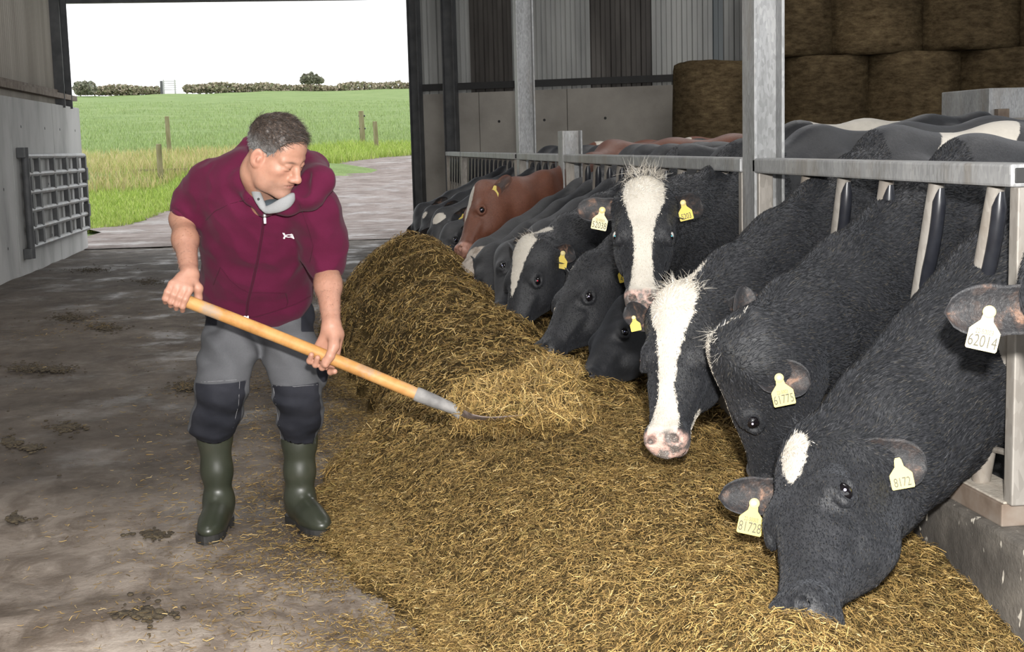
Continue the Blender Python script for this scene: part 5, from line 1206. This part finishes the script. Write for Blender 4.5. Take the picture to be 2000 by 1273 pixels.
# cloth: creases
def folds(P):
    w1 = fbm(P*np.array([1, 1, 1.6]), 6.5, 3, 41); w2 = np.abs(vnoise(P@np.array([[1, .2, .5], [.1, 1, .3], [-.6, .1, .8]]), 8.0, 43)); 
    w3 = np.abs(vnoise(P@np.array([[1, .1, -.5], [.1, 1, .2], [.7, .1, .7]]), 13.0, 45)); return -.007*w1+.017*(w2-.4)*sstep(.9, .2, np.abs(vnoise(P, 2.5, 44)))+.011*(w3-.4)
top.put(folds, np.min([o[1] for o in top.ops], 0), np.max([o[2] for o in top.ops], 0), 0, 'add')
V, F = top.mesh(.0078)
def cloth(name, c, c2, sc=900, b=.25):
    t = NT(name); f = t.noise(5, 4); col = t.ramp(f, [(.3, c), (.7, c2)]); fine = t.ramp(t.noise(sc, 2), [(.3, .8), (.7, 1.2)])
    t.set(Base_Color=t.mix(.8, col, fine, 'MULTIPLY'), Roughness=.92, Specular_IOR_Level=.12, Sheen_Weight=.05, Sheen_Roughness=.5); t.bump(t.noise(sc*.6, 3), b, .002); return t.m
MAR = cloth('maroon_cotton', (.070, .0065, .025), (.094, .010, .035)); MARD = cloth('maroon_rib', (.048, .0048, .017), (.060, .007, .022))
hood_o = obj('hoodie', np_mesh('hoodie', V, F), MAR, man)
for cc_, ax_, r1_ in CUFFS:
    mb = MB(); mb.tube(ringpts(cc_, ax_, r1_, 28), .0155, 10, cap=False); mb.tube(ringpts(cc_+nrm(ax_)*.020, ax_, r1_-.002, 28), .0125, 10, cap=False); mb.build('cuff', MAR, hood_o, smooth=True)
def seam(name, pts, r, m, parent, f, y0=4.2, y1=5.1, n=10, flatk=1.0, dense=5):
    xs = np.array(pts, float); u = np.linspace(0, len(xs)-1, (len(xs)-1)*dense+1); ii = np.arange(len(xs))
    P = [on_surf(f, np.interp(k, ii, xs[:, 0]), np.interp(k, ii, xs[:, 1]), y0, y1) for k in u]; mb = MB(); mb.tube(P, r, n); return mb.build(name, m, parent, smooth=True)
zp = [(517, 414), (513, 450), (504, 505), (494, 550), (484, 590), (481, 621)]
seam('zip', zp, .0048, MARD, hood_o, top)
p = on_surf(top, 517, 421, 4.2, 5.1, .006); mb = MB(); mb.ball(p, (.006, .006, .008), 8); mb.box(p+[-.004, -.004, -.026], p+[.004, .0, -.007], .001)
STEEL = nmat('bright_metal', [(.5, .5, .5), (.65, .65, .65)], 20, 2, .3, metal=.8); mb.build('zip_pull', STEEL, hood_o, smooth=True)
p = on_surf(top, 481, 621, 4.2, 5.2, .005); mb = MB(); mb.box(p+[-.009, -.004, -.008], p+[.009, .002, .008], .001); mb.build('zip_stop', STEEL, hood_o)
for pts in ([(431, 521), (448, 545), (468, 562), (488, 572)], [(431, 521), (424, 538), (417, 556)], [(490, 571), (520, 571), (558, 572)], [(558, 572), (562, 590), (558, 602)]): seam('pocket_seam', pts, .0022, MARD, hood_o, top)
for pts in ([(400, 590), (420, 600), (445, 612), (468, 618), (500, 618), (540, 606), (580, 592), (606, 578)],): seam('hem_rib', pts, .0030, MARD, hood_o, top, 4.3, 5.2)
for pts in ([(495, 385), (450, 398), (420, 412), (402, 430)], [(585, 398), (600, 440), (612, 480), (605, 512)]): seam('raglan_seam', pts, .0018, MARD, hood_o, top)
# small white mark on the chest: two flared bars crossing in an oval
WHT = flat('white_embroidery', (.85, .83, .83), .8)
def mark():
    c = on_surf(top, 564, 459, 4.2, 5.1); n = surf_n(top, c, .02); ux = nrm(np.cross([0, 0, 1.0], n)); ux = ux if ux[0] > 0 else -ux; uy = np.cross(n, ux); uy = uy if uy[2] > 0 else -uy
    sc = .0195; mb = MB(); g = lambda x, y: c+n*.0035+ux*x*sc+uy*(y*.85-.05*x)*sc
    for s in (1, -1):
        arc = [(-.95, .55), (-.55, .18), (0, .10), (.55, .18), (.95, .55)]; arc2 = [(.62, .62), (.4, .48), (0, .38), (-.4, .48), (-.62, .62)]
        out = [(-1.05, .85), (-.80, .10), (-.45, .08), (0, .30), (.45, .08), (.80, .10), (1.05, .85), (.68, .80), (.58, .26), (0, .44), (-.58, .26), (-.68, .80)]
        for k in range(len(out)//2-1):
            a, b, c2, d2 = out[k], out[k+1], out[len(out)-2-k], out[len(out)-1-k]
            mb.prism([g(x, y*s) for x, y in (a, b, c2, d2)], n*.0012)
    mb.build('chest_mark', WHT, hood_o)
mark()
# polo collar and undershirt in the neck opening
col = SDF(); GREY = cloth('grey_polo', (.22, .225, .23), (.28, .285, .29)); NAVY = cloth('slate_undershirt', (.05, .065, .075), (.07, .085, .10))
cl = [(490, 322, 4.545), (493, 350, 4.51), (501, 378, 4.475), (516, 408, 4.45)]; cr = [(573, 384, 4.43), (562, 394, 4.42), (545, 402, 4.425), (520, 411, 4.45)]
def crom(P, n=6):
    P = [np.asarray(p, float) for p in P]; P = [2*P[0]-P[1]]+P+[2*P[-1]-P[-2]]; out = []
    for i in range(1, len(P)-2):
        for k in range(n): t_ = k/n; out.append(.5*((2*P[i])+(P[i+1]-P[i-1])*t_+(2*P[i-1]-5*P[i]+4*P[i+1]-P[i+2])*t_**2+(3*P[i]-P[i-1]-3*P[i+1]+P[i+2])*t_**3))
    return out+[P[-2]]
for L_, w_ in ((cl, (.35, .2, .85)), (cr, (.1, -.2, .9))):
    pp = crom([PY(*x) for x in L_]); m_ = len(pp); col.eloop(pp, list(np.interp(np.linspace(0, 1, m_), [0, .3, .7, 1], [.010, .014, .015, .008])), [.005]*m_, w_, .012)
V, F = col.mesh(.0036); co = obj('shirt_collar', np_mesh('shirt_collar', V, F), GREY, man)
p = on_surf(col, 505, 389, 4.2, 4.8, .0); mb = MB(); mb.ball(p, .0045, 6); mb.build('button', M['dark'], co, smooth=True)
us = SDF(); us.ell(PY(535, 402, 4.50), np.array([.050, .035, .022]), None, .01); V, F = us.mesh(.005); obj('undershirt', np_mesh('undershirt', V, F), NAVY, man)

# trousers ----------------------------------------------------------------------
leg = SDF(); LR = [PY(456, 612, 5.0), PY(441, 690, 4.92), PY(430, 760, 4.85), PY(424, 805, 4.90), PY(418, 838, 4.94)]; LL = [PY(553, 612, 4.98), PY(573, 690, 4.90), PY(580, 765, 4.83), PY(585, 815, 4.88), PY(585, 851, 4.92)]
leg.eloop([PY(500, 570, 5.02), PY(503, 612, 5.0), PY(503, 640, 4.99)], [.165, .180, .165], [.115, .12, .10], sdv, .05)
leg.chain(LR, [.100, .088, .079, .074, .070], .04); leg.chain(LL, [.100, .092, .080, .072, .066], .04)
leg.ell(PY(412, 834, 4.92), (.075, .07, .03), None, .03); leg.ell(PY(455, 690, 4.86), (.05, .04, .10), None, .06); leg.ell(PY(628, 725, 4.88), (.03, .05, .055), None, .03)
def lfold(P):
    w1 = fbm(P*np.array([1, 1, 2.0]), 6, 3, 51); d = P@np.array([.45, .2, 1.0]); bag = np.exp(-((P[:, 2]-.40)/.13)**2); return -.010*w1-.008*np.sin(d*75+3*vnoise(P, 5, 3))*bag*vnoise(P, 4, 8)-.006*np.sin(P@np.array([.8, .1, .6])*70+2*vnoise(P, 6, 6))*np.exp(-((P[:, 2]-.70)/.1)**2)
leg.put(lfold, np.min([o[1] for o in leg.ops], 0), np.max([o[2] for o in leg.ops], 0), 0, 'add')
# hollow hems
leg.cone(LR[-1]+np.array([0, 0, -.06]), LR[-1]+np.array([.002, 0, .005]), .062, .058, .01, 's'); leg.cone(LL[-1]+np.array([0, 0, -.06]), LL[-1]+np.array([0, 0, .005]), .058, .055, .01, 's')
V, F = leg.mesh(.0078); xy = pix(V); kn = np.full(len(V), -.3)
for C_, ytop, ybot, off, hw in ((LR, 741, 872, 8, 38), (LL, 750, 886, 0, 40)):
    ax = np.array(C_); cx = np.interp(V[:, 2], ax[::-1, 2], ax[::-1, 0]); cy = np.interp(V[:, 2], ax[::-1, 2], ax[::-1, 1])
    zt_ = PY(0, ytop, 4.85)[2]+.0; zt_ = PY(C_[2] is None or 500, ytop, 4.82)[2]; zb_ = PY(500, ybot, 4.85)[2]
    ang = np.abs(np.arctan2(V[:, 0]-cx, -(V[:, 1]-cy))); near_ = np.hypot(V[:, 0]-cx, V[:, 1]-cy) < .13
    kn = np.maximum(kn, np.where(near_, np.minimum(np.minimum(zt_-V[:, 2], V[:, 2]-zb_), (1.05-ang)*.08), -.3))
# dark holster pockets at the hips
for (px0, px1, py0, py1) in ((380, 424, 560, 636), (588, 640, 570, 648)):
    e = np.minimum(np.minimum(xy[:, 0]-px0, px1-xy[:, 0]), py1-xy[:, 1])/560.; kn = np.maximum(kn, np.where(V[:, 1] < 5.03, e, -.3))
kn = np.maximum(kn, np.where(V[:, 1] < 5, (.034-np.linalg.norm(V-PY(630, 728, 4.85), axis=1)), -.3))
me = np_mesh('trousers', V, F); set_col(me, 'mask', np.repeat(np.clip(.5+kn*6, 0, 1)[:, None], 3, 1))
t = NT('work_trousers'); k = t.node('ShaderNodeSeparateColor'); t.link(t.attr('mask').outputs['Color'], k.inputs[0]); kf = t.ramp(k.outputs[0], [(.49, 0.0), (.51, 1.0)])
g = t.ramp(t.noise(6, 5), [(.3, (.075, .077, .083)), (.7, (.105, .107, .115))]); bk = t.ramp(t.noise(8, 5), [(.3, (.012, .013, .018)), (.7, (.024, .025, .032))]); tw = t.ramp(t.noise(700, 2), [(.3, .8), (.7, 1.2)])
t.set(Base_Color=t.mix(.7, t.mix(kf, g, bk), tw, 'MULTIPLY'), Roughness=.85, Specular_IOR_Level=.2); t.bump(t.noise(450, 3), .2, .002); tro = obj('trousers', me, t.m, man)
SEAMM = flat('grey_stitching', (.20, .20, .21), .9)
for pts in ([(393, 746), (430, 744), (468, 741)], [(532, 753), (575, 755), (620, 751)], [(468, 745), (466, 790), (455, 835)], [(534, 757), (542, 810), (550, 862)]): seam('stitching', pts, .0009, SEAMM, tro, leg, 4.5, 5.1)
for pts in ([(404, 580), (418, 583)], [(404, 600), (402, 625)], [(414, 586), (411, 602)]): seam('stitching', pts, .0010, SEAMM, tro, leg, 4.5, 5.1)

# wellington boots ----------------------------------------------------------------
RUB = NT('green_rubber'); RUB.set(Base_Color=RUB.ramp(RUB.noise(7, 5), [(.3, (.022, .026, .017)), (.6, (.034, .038, .026)), (.8, (.055, .052, .038))]), Roughness=RUB.ramp(RUB.noise(12, 5), [(.35, .28), (.7, .5)]), Specular_IOR_Level=.55); RUB = RUB.m
SOLE = nmat('black_sole', [(.010, .010, .010), (.025, .024, .022)], 30, 4, .7, bump=(40, .4, .004))
def boot(toe_px, heel_px, anklex, topx, topy, Yt):
    toe = PZ(*toe_px, 0); heel = PZ(*heel_px, 0); d = nrm(np.array([toe[0]-heel[0], toe[1]-heel[1], 0])); heel = toe-d*.29; sd = np.array([-d[1], d[0], 0]); Z = Zv
    bp = lambda l, s_, z: heel+d*l+sd*s_+Z*z; f = SDF(); topc = PY(topx, topy, Yt); an = bp(.070, 0, .105); R = np.stack([d, sd, Z])
    f.ell(bp(.225, .004, .046), (.068, .044, .035), R, .03); f.ell(bp(.150, .002, .060), (.090, .042, .046), R, .04); f.ell(bp(.065, 0, .058), (.062, .038, .055), R, .03)
    f.chain([bp(.062, 0, .07), an, an*.55+topc*.45, topc, topc+(topc-an)*.12], [.040, .043, .052, .059, .060], .03); f.cone(an, bp(.17, 0, .055), .038, .030, .05)
    f.put(lambda P: -(P[:, 2]-.022), bp(-.2, -.3, -.2), bp(.5, .3, .4), .004, 'i') if False else None
    f.chain(ringpts(an*.12+topc*.88, topc-an, .0565), [.0032]*15, .006)
    f.chain([bp(.245, -.030, .090), bp(.262, .0, .088), bp(.245, .034, .088)], [.0]*3, .0) if False else None
    f.put(lambda P: -.003*np.exp(-((P[:, 2]-.13)/.03)**2)*np.sin(P@(d*120+Z*160)), bp(-.2, -.3, -.1), bp(.5, .3, .6), 0, 'add')
    b = SDF(); b.ops = f.ops+[(lambda P: P[:, 2]-.026, bp(-.3, -.4, -.3), bp(.6, .4, .6), .004, 's')]
    V, F = b.mesh(.006); o = obj('boot', np_mesh('boot', V, F), RUB, man)
    # sole with a raised heel
    n = 40; prof = [(.0, .034), (.03, .040), (.08, .036), (.13, .036), (.19, .046), (.235, .047), (.27, .036), (.292, .012)]; pl = [p[0] for p in prof]; pw = [p[1] for p in prof]
    ls = np.r_[-.008, np.linspace(0, .29, 24), .298]; wd = np.interp(ls, pl, pw); wd[0] = .016; wd[-1] = .004
    out = [(l, w_) for l, w_ in zip(ls, wd)]+[(l, -w_) for l, w_ in zip(ls[::-1], wd[::-1])]
    V = []; zb = lambda l: .0 if (l < .085 or l > .115) else .016
    for l, w_ in out: V += [bp(l, w_*1.04, zb(l)), bp(l, w_*1.06, .020), bp(l, w_*1.04, .034)]
    m_ = len(out); F = []
    for i in range(m_):
        j = (i+1) % m_
        for k in range(2): F.append((i*3+k, j*3+k, j*3+k+1, i*3+k+1))
    F.append(tuple(i*3+2 for i in range(m_))); F.append(tuple(i*3 for i in range(m_))[::-1])
    mb = MB(); mb.add(V, F); so = mb.build('sole', SOLE, o)
    return o
boot((402, 1066), (432, 1030), 430, 419, 848, 4.95); boot((633, 1054), (588, 1026), 592, 585, 860, 4.93)

# shovel ----------------------------------------------------------------------------
sh = empty('shovel', SH1, 'long wooden-handled shovel held low by the man, its blade loaded with silage', 'shovel')
t = NT('worn_ash_handle'); f = t.noise(14, 6, .65, dist=.4); t._co = None
def wood():
    t = NT('worn_ash_handle'); c = t.ramp(t.noise(5, 7, .7, dist=.5), [(.3, (.30, .135, .035)), (.5, (.46, .235, .075)), (.66, (.50, .30, .12))]); g = t.ramp(t.noise(9, 6, .7), [(.52, 0.0), (.66, .75)])
    t.set(Base_Color=t.mix(g, c, (.26, .22, .18)), Roughness=.55, Specular_IOR_Level=.35); t.bump(t.noise(60, 5), .25, .002); return t.m
mb = MB(); pts = [on_shaft(x)+hp*.004*math.sin((x-330)/500*3.1) for x in np.linspace(322, 822, 22)]; mb.tube(pts, [RS*.8]+[RS*1.02]*8+[RS]*12+[RS*.9], 20); mb.build('handle', wood(), sh, smooth=True)
GM = nmat('scuffed_steel', [(.13, .125, .125), (.20, .195, .19), (.27, .26, .25)], 22, 6, .75, metal=.1, bump=(60, .3, .003))
mb = MB(); pts = [on_shaft(x) for x in (812, 818, 850, 885)]+[on_shaft(903)-hp*.010]; mb.tube(pts, [RS*1.10, RS*1.16, RS*1.05, RS*.86, RS*.8], 18); mb.build('socket', GM, sh, smooth=True)
bd_ = nrm(hx+np.array([.1, .25, .32])); bs_ = nrm(np.cross(bd_, [0, 0, 1.0])); bn = np.cross(bs_, bd_); b0 = on_shaft(900)-hp*.012; V = []; F = []; nu, nv_ = 16, 13
for lay in (0, 1):
    for i in range(nu):
        u = i/(nu-1); wv = .125*(1-.12*u)*math.sqrt(max(.02, 1-max(0, (u-.55)/.45)**2.2)); wv *= min(1, .55+u*6)
        for j in range(nv_):
            v = -1+2*j/(nv_-1); V.append(b0+bd_*(.285*u)+bs_*wv*v+bn*(.030*v*v-.018*math.sin(min(1, u*3)*1.57)+.02*u-(.0025 if lay else 0)))
for l in (0, 1):
    for i in range(nu-1):
        for j in range(nv_-1):
            q_ = [l*nu*nv_+i*nv_+j, l*nu*nv_+i*nv_+j+1, l*nu*nv_+(i+1)*nv_+j+1, l*nu*nv_+(i+1)*nv_+j]; F.append(tuple(q_ if l == 0 else q_[::-1]))
n1 = nu*nv_
for i in range(nu-1):
    for j in (0, nv_-1): F.append((i*nv_+j, (i+1)*nv_+j, n1+(i+1)*nv_+j, n1+i*nv_+j))
for i in (0, nu-1):
    for j in range(nv_-1): F.append((i*nv_+j, i*nv_+j+1, n1+i*nv_+j+1, n1+i*nv_+j))
mb = MB(); mb.add(V, F); blade_o = mb.build('blade', nmat('mucky_steel', [(.10, .075, .065), (.19, .15, .135), (.27, .22, .2)], 26, 6, .7, bump=(50, .6, .006)), sh, smooth=True)
# silage lifted on the blade
def load():
    r = np.random.default_rng(21); f = SDF(); c = b0+bd_*.19+bn*.045
    f.ell(c, (.165, .12, .075), np.stack([bd_, bs_, bn]), .05); f.ell(c+bd_*.13+bn*.0, (.11, .10, .065), np.stack([bd_, bs_, bn]), .05); f.ell(c-bd_*.10-bn*.012, (.075, .125, .045), np.stack([bd_, bs_, bn]), .05)
    f.ell(PY(1060, 738, 4.42), (.10, .08, .05), None, .05)
    f.put(lambda P: .028*fbm(P, 11, 3, 3)+.010*fbm(P, 34, 2, 4), c-.6, c+.6, 0, 'add')
    V, F = f.mesh(.011); k = r.integers(0, len(F), 9000); P = V[F[k]].mean(1); nn2 = np.stack([f(P+np.eye(3)[i]*.01)-f(P-np.eye(3)[i]*.01) for i in range(3)], -1); nn2 /= np.linalg.norm(nn2, axis=1)[:, None]+1e-9
    SV, SF = strands(P+nn2*r.uniform(-.003, .014, len(P))[:, None], nn2, r, r.uniform(.015, .075, len(P)), r.uniform(.0011, .0028, len(P)), .7)
    # wisps hanging under the blade
    m_ = 1600; P2 = np.array([b0+bd_*u*.30+bs_*v*.10-bn*.01 for u, v in zip(r.uniform(-.05, 1.1, m_), r.uniform(-1.05, .3, m_))])+r.normal(0, .008, (m_, 3)); P2[:, 2] -= r.uniform(0, .05, m_)
    V2, F2 = strands(P2, np.tile([1.0, 0, 0], (m_, 1)), r, r.uniform(.02, .07, m_), r.uniform(.001, .0024, m_), .9)
    nb_ = len(V); VV = np.concatenate([V, SV, V2]); FF = np.concatenate([F, SF+nb_, F2+nb_+len(SV)]); me = np_mesh('silage_load', VV, FF, smooth=False, mi=np.r_[np.zeros(len(F), int), np.ones(len(SF)+len(F2), int)])
    set_col(me, 'col', np.concatenate([np.tile([.2, .14, .06], (nb_, 1)), np.repeat(hay_col(r, 9000, 0), 6, 0), np.repeat(hay_col(r, m_, 0), 6, 0)]))
    tag(obj('silage_load', me, HAYM), 'fluffy lump of silage lying on the shovel blade', 'silage', kind='stuff')
load()
